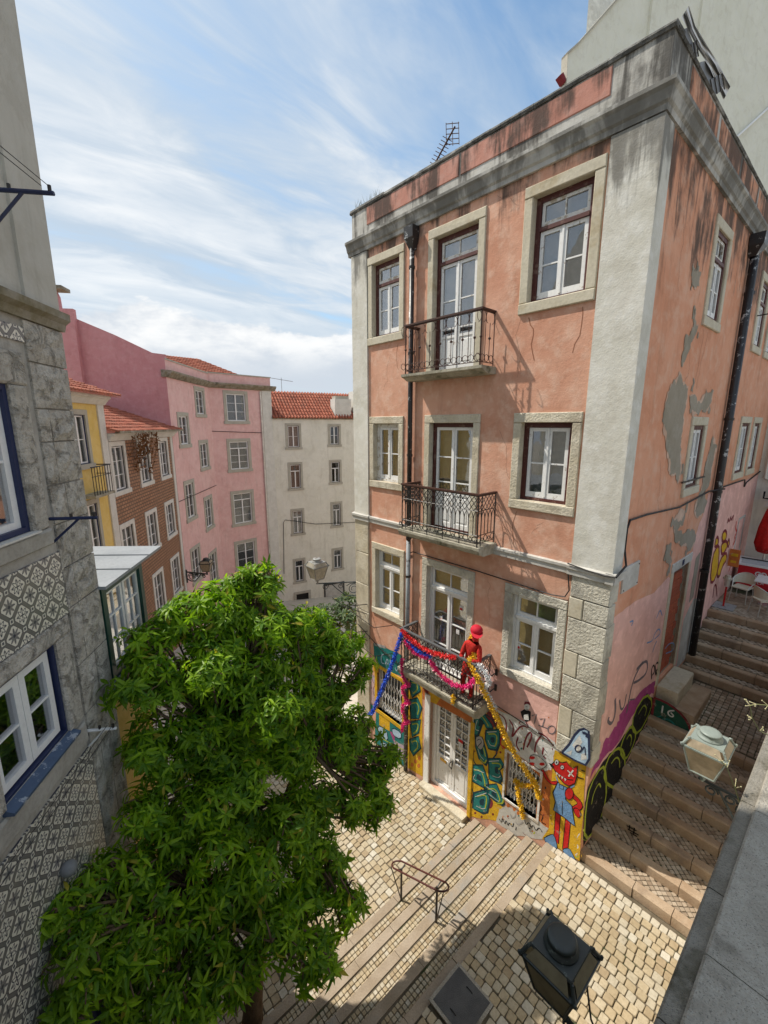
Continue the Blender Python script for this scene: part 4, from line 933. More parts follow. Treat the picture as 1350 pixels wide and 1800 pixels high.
w1_ = az_window(UW, (8.365,8.66), (6.80,6.975), 1); MB().box(AZ, UW[0]-.03, UW[1]+.035, 6.978, 6.996, -.1, .06).build('sill', M['white_trim'], w1_)
w2_ = az_window(LW, (5.81,6.0), (4.44,4.70), 0); MB().prof(AZ, LW[0]-.03, LW[1]+.04, [(-.1,4.705),(.08,4.705),(.085,4.735),(-.02,4.775),(-.1,4.775)]).build('sill', M['blue_sill'], w2_)
dw = MB(); frame_ring(dw, AZ, BDR[0], BDR[1], BDR[2], BDR[3], .1, -.15, -.02); dw = dw.build('door', M['blue_frame'], AH)
MB().box(AZ, BDR[0], BDR[1], BDR[2], BDR[3], -.14, -.1).build('door_leaf', M['blue_frame'], dw)
MB().cbox(AZ, BDR[0]-.25, BDR[1]+.3, 1.56, 1.85, -.1, .03, .02).build('lintel', M['quoin_grey'], dw)
for a, c in ((BDR[0]-.25, BDR[0]), (BDR[1], BDR[1]+.3)): MB().cbox(AZ, a, c, -1.2, 1.555, -.1, .025, .02).build('jamb', M['quoin_grey'], dw)
MB().box(AZ, BDR[1]-.4, BDR[1]-.2, .1, .75, -.1, -.09).build('notice', M['p_white'], dw)
# single tiles
PIT = .276; TL = PIT/2; U0, V0 = -.985, 6.56
def tile_mesh(mb, c, iu, iv, gap=.0008):
    F = c; h = TL/2-gap
    mb.add([F.P(-h,-h,.006),F.P(h,-h,.006),F.P(h,h,.006),F.P(-h,h,.006),F.P(-h,-h,-.01),F.P(h,-h,-.01),F.P(h,h,-.01),F.P(-h,h,-.01)], [(0,1,2,3),(0,4,5,1),(1,5,6,2),(2,6,7,3),(3,7,4,0)])
    q = [(iu*.5,iv*.5),(iu*.5+.5,iv*.5),(iu*.5+.5,iv*.5+.5),(iu*.5,iv*.5+.5)]
    mb.uv += [x for k in (0,1,2,3, 0,0,1,1, 1,1,2,2, 2,2,3,3, 3,3,0,0) for x in q[k]]
tp = {}
for iu in (0,1):
    for iv in (0,1):
        mb = MB(); mb.uv = []; tile_mesh(mb, Frame((0,0), -7.9, -1), iu, iv); o = mb.build('wall_tile', M['azulejo']); tp[iu,iv] = o.data; D.objects.remove(o)
excl = [(UW[0]-.25,UW[1]+.235,6.80,8.66),(LW[0]-.25,LW[1]+.235,4.44,6.0),(BDR[0]-.25,BDR[1]+.3,-1.2,1.85)]
cand = []
for i in range(-14, 3):
    for j in range(-58, 19):
        s, z = U0+(i+.5)*TL, V0+(j+.5)*TL
        if s > -.60 or z > 8.94 or s < -3: continue
        if any(e[0]-.06 < s < e[1]+.06 and e[2]-.06 < z < e[3]+.06 for e in excl): continue
        if visible(AZ.P(s, z), 20): cand.append((AZ.P(s, z, 0), i % 2, j % 2))
cand.sort(key=lambda q: (q[0]-EYE).length)
rest = MB(); rest.uv = []
for k, (pp, iu, iv) in enumerate(cand):
    if k < 300: inst('wall_tile', tp[iu,iv], AH, pp)
    else:
        fr2 = Frame((pp.x,pp.y), -7.9, -1); kk = len(rest.v); tile_mesh(rest, fr2, iu, iv)
        for q in range(kk, len(rest.v)): rest.v[q].z += pp.z
if rest.f: rest.build('wall_tiles', M['azulejo'], AH)['kind'] = 'stuff'
MB().ball(AZ.P(-1.35,3.5,.06), .08, 10).build('wall_lamp_dome', M['vent_grey0'], AH, True)
# clothes-line brackets on it
def solve_d(F, u, v, s):
    lo, hi = -.5, 2.0
    for _ in range(40):
        mid = (lo+hi)/2
        if F.px(u, v, mid)[0] > s: lo = mid
        else: hi = mid
    return mid
def bracket(F, s, z, d, mat, label, drop=.3, lines=0):
    o = thing('clothesline_bracket', F.P(s, z, 0), label, 'bracket')
    MB().tube([F.P(s,z,0),F.P(s,z,d)], .018, 6).build('arm', M[mat], o); MB().tube([F.P(s,z-drop,.0),F.P(s,z,d*.62)], .013, 6).build('brace', M[mat], o)
    MB().tube([F.P(s,z,d-.03),F.P(s,z+.06,d-.03)], .014, 6).tube([F.P(s,z,d*.45),F.P(s,z+.05,d*.45)], .014, 6).build('pulley', M['iron_black'], o)
    for k in range(lines): MB().tube([F.P(s,z+.05,d-.03-.06*k),F.P(s-1.2,z+.02,d-.03-.06*k),F.P(s-2.6,z+.06,d-.03-.06*k)], .004, 4).build('line', M['cable_black'], o)
    return o
s_ = -.95; dd = solve_d(AZ, 95, 340, s_); bracket(AZ, s_, AZ.px(95,340,dd)[1], dd, 'blue_frame', 'dark blue clothesline bracket high on the grey upper wall', .4, 2)
bracket(AZ, -.66, 7.06, max(.3, solve_d(AZ,172,912,-.66)), 'blue_frame', 'dark blue clothesline bracket on the stone quoins below the upper window', .25)
bracket(AZ, -.62, 4.55, max(.25, solve_d(AZ,202,1265,-.62)), 'pvc_white', 'white clothesline bracket with pegged lines beside the lower window', .2, 2)
# ---------------------------------------------------------------- yellow annex with green glazed upper floor
AN = thing('annex_house', AZ.P(.6,-1.2), 'low yellow annex with green framed glazed upper floor and flat zinc roof', 'house')
MB().box(AZ, .03, 1.1, -1.6, 4.56, -3, -.05).build('wall', M['yellow_wall'], AN)
MB().box(AZ, .03, 1.27, 4.56, 4.74, -3, .06).build('flashing', M['zinc_roof'], AN)
MB().prof(AZ, .0, 1.8, [(-2.6,6.10),(.10,6.02),(.10,6.06),(-2.6,6.15)]).build('zinc_roof', M['zinc_roof'], AN)
for s in (.65, 1.3): MB().prof(AZ, s-.012, s+.012, [(-2.6,6.15),(.10,6.06),(.10,6.075),(-2.6,6.17)]).build('seam', M['zinc_roof'], AN)
f = MB(); frame_ring(f, AZ, .05, 1.22, 4.74, 6.02, .10, -.10, .02); gb_ = f.build('glazed_bay', M['green_frame'], AN)
MB().box(AZ, .05, 1.22, 4.74, 6.0, -1.0, -.98).build('curtain', M['shutter_wood'], gb_)
for a, c in ((.16, .62), (.66, 1.11)): sash(AZ, gb_, a, c, 4.85, 5.91, (0.33,0.66), M['pvc_white'], M['glass'], -.07, -.02, .045, cols=2)
# ---------------------------------------------------------------- yellow house and brown tiled house further down
a_ = math.radians(8.6)
BF = Frame((-7.5*math.cos(a_), -7.5*math.sin(a_)), -8.6, -1)
YH = thing('yellow_house', BF.P(15,-6), 'narrow yellow house with white corner pilaster and small iron balcony', 'house')
yw = [(14.35,15.45,6.60,8.48),(14.35,15.45,2.9,5.6),(14.4,15.4,-.6,1.7)]
wall(BF, 9, 16.12, -7, 8.70, [hole(*r) for r in yw], .2, bare=[]).build('wall', M['yellow_wall'], YH)
MB().box(BF, 16.12, 16.54, -7, 8.68, -.5, .05).build('pilaster', M['white_trim'], YH)
MB().prof(BF, 9, 16.6, [(-.2,8.68),(.08,8.68),(.22,8.85),(.3,8.9),(.3,8.98),(-.2,8.98)]).build('cornice', M['white_trim'], YH)
tile_roof(YH, BF.P(12,8.98,.42), BF.P(17.2,8.98,.42), BF.P(12,9.6,-1.4), BF.P(17.0,9.6,-1.4), 24, 5)
MB().add([BF.P(16.54,-7,0),BF.P(16.54,-7,-8),BF.P(16.54,9,-8),BF.P(16.54,9,0)],[(0,1,2,3)]).build('end_wall', M['yellow_wall'], YH)
for r in yw: far_window(BF, YH, *r, dark='blue_frame')
by = MB(); by.box(BF, 14.3, 15.6, 5.72, 5.80, 0, .5); by = by.build('balcony_slab', M['balcony_stone'], YH)
rb = MB()
for k in range(8): rb.tube([BF.P(14.35+.17*k,5.8,.46),BF.P(14.35+.17*k,6.7,.46)], .014, 4)
rb.tube([BF.P(14.32,6.7,.46),BF.P(15.58,6.7,.46),BF.P(15.58,6.7,0)], .02, 5).tube([BF.P(14.32,6.4,.46),BF.P(15.58,6.4,.46),BF.P(15.58,6.4,0)], .012, 5); rb.build('railing', M['iron_black'], by)
BH = thing('brown_house', BF.P(20,-6), 'brown tiled house with white window surrounds and mossy tile roof', 'house')
bwn = []
for z0, z1 in ((5.40,7.40),(2.45,4.32),(-.62,1.48)):
    for s0 in (16.62, 19.02, 21.35): bwn.append((s0, s0+1.32, z0, z1))
wall(BF, 16.54, 23.3, -7, 7.5, [hole(*r) for r in bwn], .2, bare=[]).build('wall', M['brown_tile'], BH)
for r in bwn: far_window(BF, BH, *r, w=.17, trim='white_trim', rows=3, dark='iron_black')
MB().box(BF, 23.05, 23.35, -7, 7.45, -.3, .04).build('corner_strip', M['white_trim'], BH)
MB().prof(BF, 16.56, 23.5, [(-.2,7.42),(.06,7.42),(.2,7.6),(.28,7.62),(.28,7.70),(-.2,7.70)]).build('cornice', M['white_trim'], BH)
tile_roof(BH, BF.P(16.56,7.72,.42), BF.P(23.9,7.72,.42), BF.P(16.56,9.3,-4.2), BF.P(23.4,9.3,-4.2), 34, 13)
MB().prof(BF, 16.6, 23.9, [(.30,7.70),(.46,7.70),(.46,7.78),(.30,7.80)]).build('mossy_eave', M['mossy_trim'], BH)
# dry creeper hanging from its eave
cv_ = MB(); 
for k in range(16):
    s = R.uniform(17.9,20.6); z = 7.7; d = .48; pts = [BF.P(s,z,d)]
    for q in range(R.randint(5,12)): s += R.uniform(-.18,.14); z -= R.uniform(.05,.22); d = max(.05, d-R.uniform(0,.06)); pts.append(BF.P(s,z,d))
    cv_.tube(pts, .012, 4)
    for p_ in pts[1:]:
        for q in range(3):
            a = Vector((R.uniform(-1,1),R.uniform(-1,1),R.uniform(-1,1))).normalized()*.09; c_ = Vector((R.uniform(-1,1),R.uniform(-1,1),R.uniform(-1,1))).normalized()*.06; cv_.add([p_, p_+a, p_+a+c_, p_+c_], [(0,1,2,3)])
rough_mat('dry_leaf', (0.16,0.07,0.03), (0.24,0.12,0.05), 5, 20)
tag(cv_.build('dry_creeper', M['dry_leaf']), 'withered brown creeper hanging from the brown house eave', 'creeper')
# ---------------------------------------------------------------- pink house, two wings meeting in a bend
p0 = BF.P(*[BF.px(302,760)[0],0]); PL = Frame((p0.x,p0.y), -3, -1); c_ = PL.P(5.95,0); PR = Frame((c_.x,c_.y), 45, -1)
PH = thing('pink_house', PL.P(3,-7), 'tall pink house with grey window surrounds and a bend in its front', 'house')
pl_ = [(.78,2.30,6.75,8.68),(.78,2.25,2.62,4.97),(.78,2.25,-1.1,1.12)]+[(3.46,5.12,8.45,10.24),(3.46,5.05,5.22,7.10),(3.46,4.95,1.42,3.62),(3.46,4.95,-2.3,0)]
pr_ = [(.92,2.66,8.06,10.24),(.92,2.66,4.80,7.09),(.92,2.66,.97,3.51),(.92,2.66,-2.35,-.08)]
wall(PL, 0, 5.95, -8, 10.36, [hole(*r,.2) for r in pl_], .2, bare=[]).build('left_wing_wall', M['pink_wall'], PH)
wall(PR, 0, 3.72, -8, 10.36, [hole(*r,.2) for r in pr_], .2, bare=[]).build('right_wing_wall', M['pink_wall'], PH)
MB().box(PR, 3.72, 4.46, -8, 10.36, -.6, .05).build('corner_strip', M['white_trim'], PH)
MB().add([PR.P(4.46,-8,0),PR.P(4.46,-8,-8),PR.P(4.46,11,-8),PR.P(4.46,11,0)],[(0,1,2,3)]).build('end_wall', M['pink_wall'], PH)
for k, r in enumerate(pl_): far_window(PL, PH, *r, w=.2, rows=3)
for k, r in enumerate(pr_): far_window(PR, PH, *r, w=.2, rows=3, back='curtain_white' if k != 3 else 'room_dark', transom=.45 if k in (1,2) else 0)
crn = [(-.2,10.36),(.1,10.36),(.28,10.55),(.32,10.6),(.32,10.68),(-.2,10.72)]
MB().prof(PL, -.1, 6.1, crn).prof(PR, -.15, 4.75, [(d_,z_+.003) for d_,z_ in crn]).build('cornice', M['mossy_trim'], PH)
MB().box(PL, 0, 6.0, 10.7, 11.2, -.3, .0).box(PR, 0, 4.46, 10.7, 11.25, -.3, .0).build('parapet', M['pink_wall'], PH)
MB().box(PL, 0, 6.0, 11.2, 11.27, -.34, .04).box(PR, 0, 4.5, 11.25, 11.32, -.34, .04).build('coping', M['grey_trim'], PH)
tile_roof(PH, PL.P(3.0,11.0,-.4), PL.P(5.8,11.0,-.4), PL.P(3.0,12.6,-4.2), PL.P(7.8,12.6,-4.2), 16, 11)
tile_roof(PH, PR.P(0.2,11.0,-.4), PR.P(3.4,11.0,-.4), PR.P(-1.9,12.6,-4.2), PR.P(1.2,12.6,-4.2), 16, 11)
MB().tube([PR.P(3.6,10.3,.08),PR.P(3.62,-8,.08)], .06, 6).build('drainpipe', M['pale_wall'], PH)
MB().tube([PR.P(0,7.6,.03),PR.P(3.7,7.45,.03)], .018, 4).tube([PL.P(0,4.0,.03),PL.P(5.9,4.05,.03)], .018, 4).build('cable', M['cable_black'], PH)
PT = Frame((p0.x,p0.y), -98.6, +1)
q_ = [PT.px(*uv_) for uv_ in ((300,747),(290,623),(267,620),(200,588),(105,548),(100,520),(92,505),(86,512))]
MB().prism(PT, [(0,-7),(0,q_[1][1])]+q_[1:]+[(q_[-1][0]+.5,-7)], -.3, .0).build('party_wall', M['party_pink'], PH)
MB().box(PT, q_[4][0]-.7, q_[4][0]+.25, 8, q_[4][1]+.1, 0, .25).build('flue', M['party_pink'], PH)
MB().box(PT, q_[6][0]-.5, q_[6][0]+.9, q_[6][1]-.1, q_[6][1]+.05, -.5, .25).build('chimney_cap', M['mossy_trim'], PH)
# ---------------------------------------------------------------- cream house with red roof closing the view
c_ = PR.P(4.46,0); WF = Frame((c_.x,c_.y), 62, -1)
WH = thing('cream_house', WF.P(3,-8), 'stained cream house with red tile roof and white chimney', 'house')
wh_ = [(.92,2.12,6.20,8.12),(.98,2.12,3.1,5.25),(1.04,2.12,-.45,1.68),(1.04,2.06,-4.40,-2.32),(4.25,5.32,6.33,8.08),(4.27,5.32,3.35,5.31),(4.30,5.32,-.2,1.95),(4.30,5.32,-3.85,-1.90)]
lowd = (1.2,2.5,-8.5,-5.0)
wall(WF, 0.02, 9.5, -9, 8.42, [hole(*r,.17) for r in wh_], .2, bare=[]).build('wall', M['cream_wall'], WH)
for k, r in enumerate(wh_): far_window(WF, WH, *r, w=.17, rows=2 if k in (0,4) else 1, transom=0 if k in (0,4) else .5, dark='iron_black', back=('curtain_white','curtain_grey','curtain_white','room_dark','curtain_grey','room_dark','curtain_grey','curtain_grey')[k])
b_ = MB(); frame_ring(b_, WF, 1.0,2.4,-8.6,-5.1,.2,-.1,.05); b_ = b_.build('doorway', M['grey_trim'], WH); MB().box(WF,1.2,2.2,-8.6,-5.3,-.02,.01).build('door_leaf', M['room_dark'], b_)
b_ = MB(); frame_ring(b_, WF, 3.55,5.35,-7.6,-4.9,.1,0,.06); b_.build('notice_frame', M['iron_black'], WH); MB().box(WF, 3.65,5.25,-6.6,-5.0,.0,.02).build('notice_board', M['old_white'], WH)
MB().prof(WF, 0, 9.5, [(-.1,8.42),(.1,8.42),(.16,8.52),(-.1,8.56)]).build('eave', M['mossy_trim'], WH)
tile_roof(WH, WF.P(0,8.5,.22), WF.P(9.4,8.5,.22), WF.P(0,10.55,-2.6), WF.P(9.4,10.55,-2.6), 40, 9)
ch = MB(); ch.box(WF, 4.9, 6.25, 8.5, 9.98, -1.0, -.05); ch = ch.build('chimney', M['white_trim'], WH); MB().box(WF, 5.0, 6.1, 9.98, 10.2, -.9, -.15).build('chimney_cap', M['grey_trim'], ch)
MB().box(WF, 6.55, 7.2, 8.5, 10.6, -1.2, -.1).build('chimney', M['white_trim'], WH)
MB().tube([WF.P(.3,-3.4,.04),WF.P(.45,.7,.04),WF.P(.6,.9,.04),WF.P(3,.3,.05),WF.P(7.5,.0,.05)], .02, 4).build('cable', M['cable_black'], WH)
MB().box(PR, 4.0, 4.45, -2.75, -2.25, .05, .07).build('street_sign', M['white_trim'], PH)
MB().tube([WF.P(1.5,10.6,-2.6),WF.P(1.5,11.6,-2.6)], .02, 4).tube([WF.P(.6,11.55,-2.6),WF.P(2.4,11.35,-2.6)], .02, 4).build('aerial', M['pipe_zinc'], WH)
# ---------------------------------------------------------------- tall cream block behind the corner house
p_ = EYE+ray(993,130)*20; CT = Frame((p_.x,p_.y), 70, -1)
TB = thing('tall_block', CT.P(6,-1), 'tall plain cream block rising behind the corner house', 'building')
P_ = [CT.px(*q) for q in ((993,160),(995,98),(1015,80),(1085,0),(1180,-110))]
DV = Vector((math.sin(math.radians(46)), math.cos(math.radians(46)), 0))
def skew(b, pts, o, dep):
    n = len(pts); v0 = [CT.P(s_q, z_q, o) for s_q, z_q in pts]; v1 = [p_q+DV*dep for p_q in v0]
    return b.add(v0+v1, [tuple(range(n)), tuple(range(2*n-1,n-1,-1))]+[(i,(i+1)%n,n+(i+1)%n,n+i) for i in range(n)])
skew(MB(), [(P_[0][0],0)]+P_+[(40,P_[-1][1]+6),(40,0)], 0, 6).build('gable_wall', M['tall_cream'], TB)
P2 = [CT.px(*q, -4) for q in ((1031,160),(1034,-60))]
skew(MB(), [(P2[0][0],3),(P2[1][0],P2[1][1]+14),(50,P2[1][1]+14),(50,3)], -4, 6).build('upper_wall', M['tall_grey'], TB)
for k in range(1, 5):
    a, c = P_[k-1+0] if k < 1 else P_[k-1], P_[k]
    MB().prism(CT, [a, c, (c[0],c[1]+.10), (a[0],a[1]+.10)], -.3, .10).build('verge', M['grey_trim'], TB)
for u0, u1 in ((1140,1158), (1229,1233)):
    a, c = CT.px(u0, 30)[0], CT.px(u1, 30)[0]; MB().box(CT, a, c, 0, 40, -.1, .15 if u0 < 1200 else .1).build('pilaster', M['tall_cream'], TB)
a, c = CT.px(1293,242), CT.px(1360,180); MB().tube([CT.P(*a,.08),CT.P(*c,.08)], .06, 6).build('waste_pipe', M['pvc_white'], TB)
MB().prism(CT, [CT.px(*q) for q in ((984,132),(989,128),(995,142),(992,146))], -.3, .05).build('awning', M['p_maroon'], TB)
# wall closing the top of the stairs
CW = Frame(SD.P(11.5,0), 137.7, -1)
CB = thing('cafe_house', CW.P(2,2.8), 'cream cafe front closing the top of the stairs', 'building')
MB().box(CW, -1, 8, 2.0, 9.2, -3, 0).build('wall', M['cream_wall'], CB)
MB().prism(CW, [(.35,5.5),(4.5,5.5),(4.5,6.1),(.7,6.1)], .02, .9).build('awning_board', M['white_trim'], CB)
lx, lz = CW.px(1342,876,.92); MB().stroke(CW, [(lx,lz+.22),(lx,lz),(lx+.14,lz)], .05, .905).build('lettering', M['p_black'], CB)
MB().tube([CW.P(.2,9,.1),CW.P(.2,6.3,.1),CW.P(.5,6.2,.1)], .05, 6).build('pipe', M['pale_wall'], CB)
# ---------------------------------------------------------------- trees
SC.cycles.max_bounces = 6; SC.cycles.diffuse_bounces = 3; SC.cycles.glossy_bounces = 3; SC.cycles.transparent_max_bounces = 12; SC.cycles.caustics_reflective = False; SC.cycles.caustics_refractive = False
def leafmat(name, c1, c2, tr):
    m, t, out = newmat(name); rr = t.node('ShaderNodeNewGeometry', out=8 if False else 0)
    at_ = t.node('ShaderNodeAttribute', out=2, attribute_name='rnd'); oi = t.node('ShaderNodeObjectInfo', out=5)
    p = t.pos(); col = t.mix(t.math('FRACT', t.math('ADD', at_, t.math('MULTIPLY', oi, .37))), c4(c1), c4(c2))
    col = t.mix(t.ramp(t.noise(p, 1.1, 3.0), .35, .7, 0, .5), col, c4(tuple(v*.6 for v in c1)))
    col = t.mix(t.math('GREATER_THAN', at_, .975), col, (0.42,0.36,0.05,1))
    pb = t.n.new('ShaderNodeBsdfPrincipled'); t.put(pb.inputs['Base Color'], col); pb.inputs['Roughness'].default_value = .45; pb.inputs['Specular IOR Level'].default_value = .3
    tl = t.node('ShaderNodeBsdfTranslucent', {'Color': t.mix(1.0, col, (1.5,1.6,.6,1), 'MULTIPLY')})
    t.l.new(t.node('ShaderNodeMixShader', {0: tr, 1: pb.outputs[0], 2: tl}), out.inputs[0]); return m
leafmat('leaf', (0.065,0.17,0.008), (0.34,0.52,0.02), .45); leafmat('leaf_far', (0.045,0.085,0.03), (0.10,0.15,0.05), .25)
rough_mat('bark', (0.10,0.065,0.035), (0.17,0.115,0.07), 6.0, 40, bstr=.8)
def leaf_verts(l, w, droop):
    """lanceolate leaf folded on its midrib, bending down"""
    a = [(0,0,0),(l*.33,w*.5,w*.16-droop*l*.06),(l*.33,0,-droop*l*.06),(l*.33,-w*.5,w*.16-droop*l*.06),(l*.70,w*.42,w*.12-droop*l*.26),(l*.70,0,-droop*l*.26),(l*.70,-w*.42,w*.12-droop*l*.26),(l,0,-droop*l*.52)]
    return [Vector(q) for q in a], [(0,1,2),(0,2,3),(1,4,5,2),(2,5,6,3),(4,7,5),(5,7,6)]
def rosettes(clumps, dens, rg, inner=.28):
    """twig tips spread over the shells of the clumps, some inside"""
    out = []
    for (c, r, sq) in clumps:
        for _ in range(int(dens*r*r)):
            d = Vector((rg.gauss(0,1),rg.gauss(0,1),rg.gauss(0,1))).normalized()
            k = rg.uniform(.78,1.12) if rg.random() > inner else rg.uniform(.2,.78)
            if d.z < -.55 and rg.random() < .6: continue
            p = c+Vector((d.x*r, d.y*r, d.z*r*sq))*k
            out.append((p, (d+Vector((0,0,.55))+Vector((rg.uniform(-.3,.3),rg.uniform(-.3,.3),rg.uniform(-.2,.3)))).normalized()))
    return out
def leaf_frames(ros, rg, nl, L):
    fr = []
    for p, ax in ros:
        x = ax.orthogonal().normalized(); y = ax.cross(x); n = rg.randint(*nl); a0 = rg.uniform(0,6.28)
        for k in range(n):
            a = a0+k*2.4+rg.uniform(-.2,.2); tl = rg.uniform(.15,1.15)*(1-.25*k/n)
            dr = (x*math.cos(a)+y*math.sin(a))*math.sin(1.35-tl*.7)+ax*math.cos(1.35-tl*.7)
            dr = (dr+Vector((0,0,-.22))).normalized(); up = ax-dr*ax.dot(dr)
            if up.length < .05: up = Vector((0,0,1))-dr*dr.z
            up.normalize(); sd = up.cross(dr)
            base = p-ax*(k/n)*.09
            fr.append((Matrix(((dr.x,sd.x,up.x,base.x),(dr.y,sd.y,up.y,base.y),(dr.z,sd.z,up.z,base.z),(0,0,0,1))), rg.uniform(*L), rg.random()))
    return fr
rg = random.Random(5)
CL = [(452,1004,6.5,.22),(470,1020,6.5,.22),(655,1420,6.5,.3),(680,1330,6.8,.25),(640,1180,7.0,.28),(445,1032,6.4,.42),(400,1062,6.3,.55),(335,1092,6.1,.55),(268,1135,5.6,.42),(490,1085,6.6,.55),(550,1120,6.8,.5),(600,1150,7.0,.45),(450,1120,6.2,.7),(360,1170,6.0,.7),
 (258,1200,5.4,.45),(310,1290,5.6,.6),(400,1260,6.0,.8),(500,1220,6.4,.8),(570,1230,6.8,.55),(610,1300,6.9,.5),(550,1320,6.5,.75),(450,1360,6.0,.8),(350,1390,5.6,.7),(285,1430,5.2,.5),(640,1385,6.6,.42),(590,1430,6.2,.55),(665,1350,6.8,.25),
 (205,1545,4.7,.42),(140,1580,4.4,.34),(90,1590,4.2,.22),(280,1540,5.0,.55),(380,1520,5.3,.7),(490,1490,5.6,.7),(560,1530,5.6,.5),(605,1590,5.4,.30),(520,1620,5.2,.5),(420,1640,4.9,.55),(320,1660,4.8,.5),(220,1680,4.5,.45),(130,1660,4.2,.30),(550,1680,5.0,.28),(430,1720,4.8,.32),(340,1750,4.6,.36),(250,1760,4.4,.4),(160,1750,4.1,.36),(115,1790,4.0,.26)]
clumps = []
for u, v, t_, r in CL:
    c = EYE+ray(u,v)*t_
    for q in range(9):
        d_ = Vector((rg.gauss(0,1),rg.gauss(0,1),rg.gauss(0,1))).normalized(); rr_ = r*rg.uniform(.36,.52); clumps.append((c+Vector((d_.x,d_.y,d_.z*.85))*r*rg.uniform(.45,.80), rr_, .72))
base = Vector((-2.02, 4.72, -1.12))
TR = thing('plaza_tree', base, 'dense leafy green tree growing on the plaza in front of the tiled house', 'tree')
fork = Vector((-1.95, 5.0, 1.0)); tk = MB()
tk.tube([base, base+Vector((.03,.05,.5)), base.lerp(fork,.6)+Vector((.05,0,0)), fork], [.17,.14,.125,.115], 10)
hubs = [Vector((-2.4,4.3,2.2)), Vector((-1.5,5.3,2.6)), Vector((-2.2,5.3,3.4)), Vector((-1.2,5.6,3.2))]
for h in hubs: tk.tube([fork-Vector((0,0,.1)), fork.lerp(h,.5)+Vector((rg.uniform(-.1,.1),rg.uniform(-.1,.1),.08)), h], [.10,.075,.055], 8)
tk.build('trunk', M['bark'], TR, True)
lb = MB()
for c, r, sq in clumps:
    h = min(hubs, key=lambda q: (q-c).length); mid = h.lerp(c,.5)+Vector((rg.uniform(-.12,.12),rg.uniform(-.12,.12),-.05))
    lb.tube([h, mid, c], [.028,.02,.012], 5)
    for _ in range(2):
        e = c+Vector((rg.gauss(0,1),rg.gauss(0,1),rg.gauss(0,.7))).normalized()*r*.9; lb.tube([c, c.lerp(e,.5)+Vector((0,0,.04)), e], [.016,.011,.006], 5)
lb.build('limbs', M['bark'], TR, True)
ros = rosettes(clumps, 300, rg, .10); frs = leaf_frames(ros, rg, (8,13), (.07,.165))
vis_ = [(f, (f[0].translation-EYE).length) for f in frs]; vis_.sort(key=lambda q: q[1])
pick = [f for f, dd_ in vis_ if visible(f[0].translation, 0)][:300]; pid = set(id(f) for f in pick)
lp = []
for k in range(8):
    mb = MB(); v, f = leaf_verts(1.0, .27, .6+.1*k); mb.add(v, f); mb.rv = [(k+.5)/8]*len(f); o = mb.build('leaf', M['leaf']); lp.append(o.data); D.objects.remove(o)
cr_ = MB(); cr_.rv = []; V = cr_.v; Fc = cr_.f
for fm in frs:
    mt, L, rn = fm
    if id(fm) in pid:
        o = D.objects.new('leaf', lp[rg.randrange(8)]); COL.objects.link(o); o.parent = TR
        o.matrix_basis = Matrix.Translation(-Vector(TR.location)) @ mt @ Matrix.Scale(L, 4)
    else:
        v, f = leaf_verts(L, L*rg.uniform(.24,.33), rg.uniform(.6,1.9)); k = len(V)
        V.extend(mt @ q for q in v); Fc.extend(tuple(i+k for i in q) for q in f); cr_.rv.extend([rn]*len(f))
cr_.m = [0]*len(Fc); co = cr_.build('crown', M['leaf'], TR); co['kind'] = 'stuff'
# shrubs in the lower street
def shrub(clist, base, label, dens, L, mat='leaf_far'):
    o = thing('street_shrub', base, label, 'shrub')
    tk = MB()
    for c, r, sq in clist: tk.tube([base, Vector(base).lerp(c,.5)+Vector((rg.uniform(-.2,.2),0,.1)), c], [.09,.06,.03], 6)
    tk.build('trunk', M['bark'], o); fr = leaf_frames(rosettes(clist, dens, rg, .15), rg, (6,9), L)
    mb = MB(); mb.rv = []
    for mt, l_, rn in fr:
        v, f = leaf_verts(l_, l_*.34, rg.uniform(.4,1.3)); mb.add([mt @ q for q in v], f); mb.rv += [rn]*len(f)
    mb.build('crown', M[mat], o)['kind'] = 'stuff'
def pc(L): return [(EYE+ray(u,v)*t_, r, .85) for u, v, t_, r in L]
shrub(pc([(600,1075,18,.8),(570,1085,17.5,.7),(625,1090,17,.7),(615,1060,18.5,.6),(590,1110,17,.8)]), (-1.9,17.2,-2.7), 'dark green shrub under the wall lamp beyond the corner house', 70, (.16,.28))
shrub(pc([(540,1085,20,.7),(520,1110,19,.7),(555,1125,19,.8)]), (-3.8,19.0,-3.1), 'low green shrub by the doorway of the cream house', 60, (.16,.26))
# weed with pale flowers on the coping
plain('weed_green', (0.20,0.20,0.08), .6); plain('weed_flower', (0.55,0.50,0.28), .6)
wd_ = thing('flowering_weed', EYE+ray(1303,1420)*3.3, 'thin dry weed with pale yellow flowers growing from the parapet coping', 'weed')
for pts in ([(1303,1420),(1292,1385),(1278,1350),(1268,1338)],[(1350,1292),(1335,1285),(1322,1262),(1318,1240),(1330,1238),(1350,1240)]):
    pp = [EYE+ray(*q)*(3.2-.02*i) for i, q in enumerate(pts)]; MB().tube(pp, .004, 5).build('stalk', M['weed_green'], wd_)
    for p_ in pp[1:]:
        for _ in range(3):
            q = p_+Vector((rg.uniform(-.04,.04),rg.uniform(-.04,.04),rg.uniform(-.02,.05))); MB().tube([p_,q], .002, 4).ball(q, .005, 4).build('flower', M['weed_flower'], wd_)
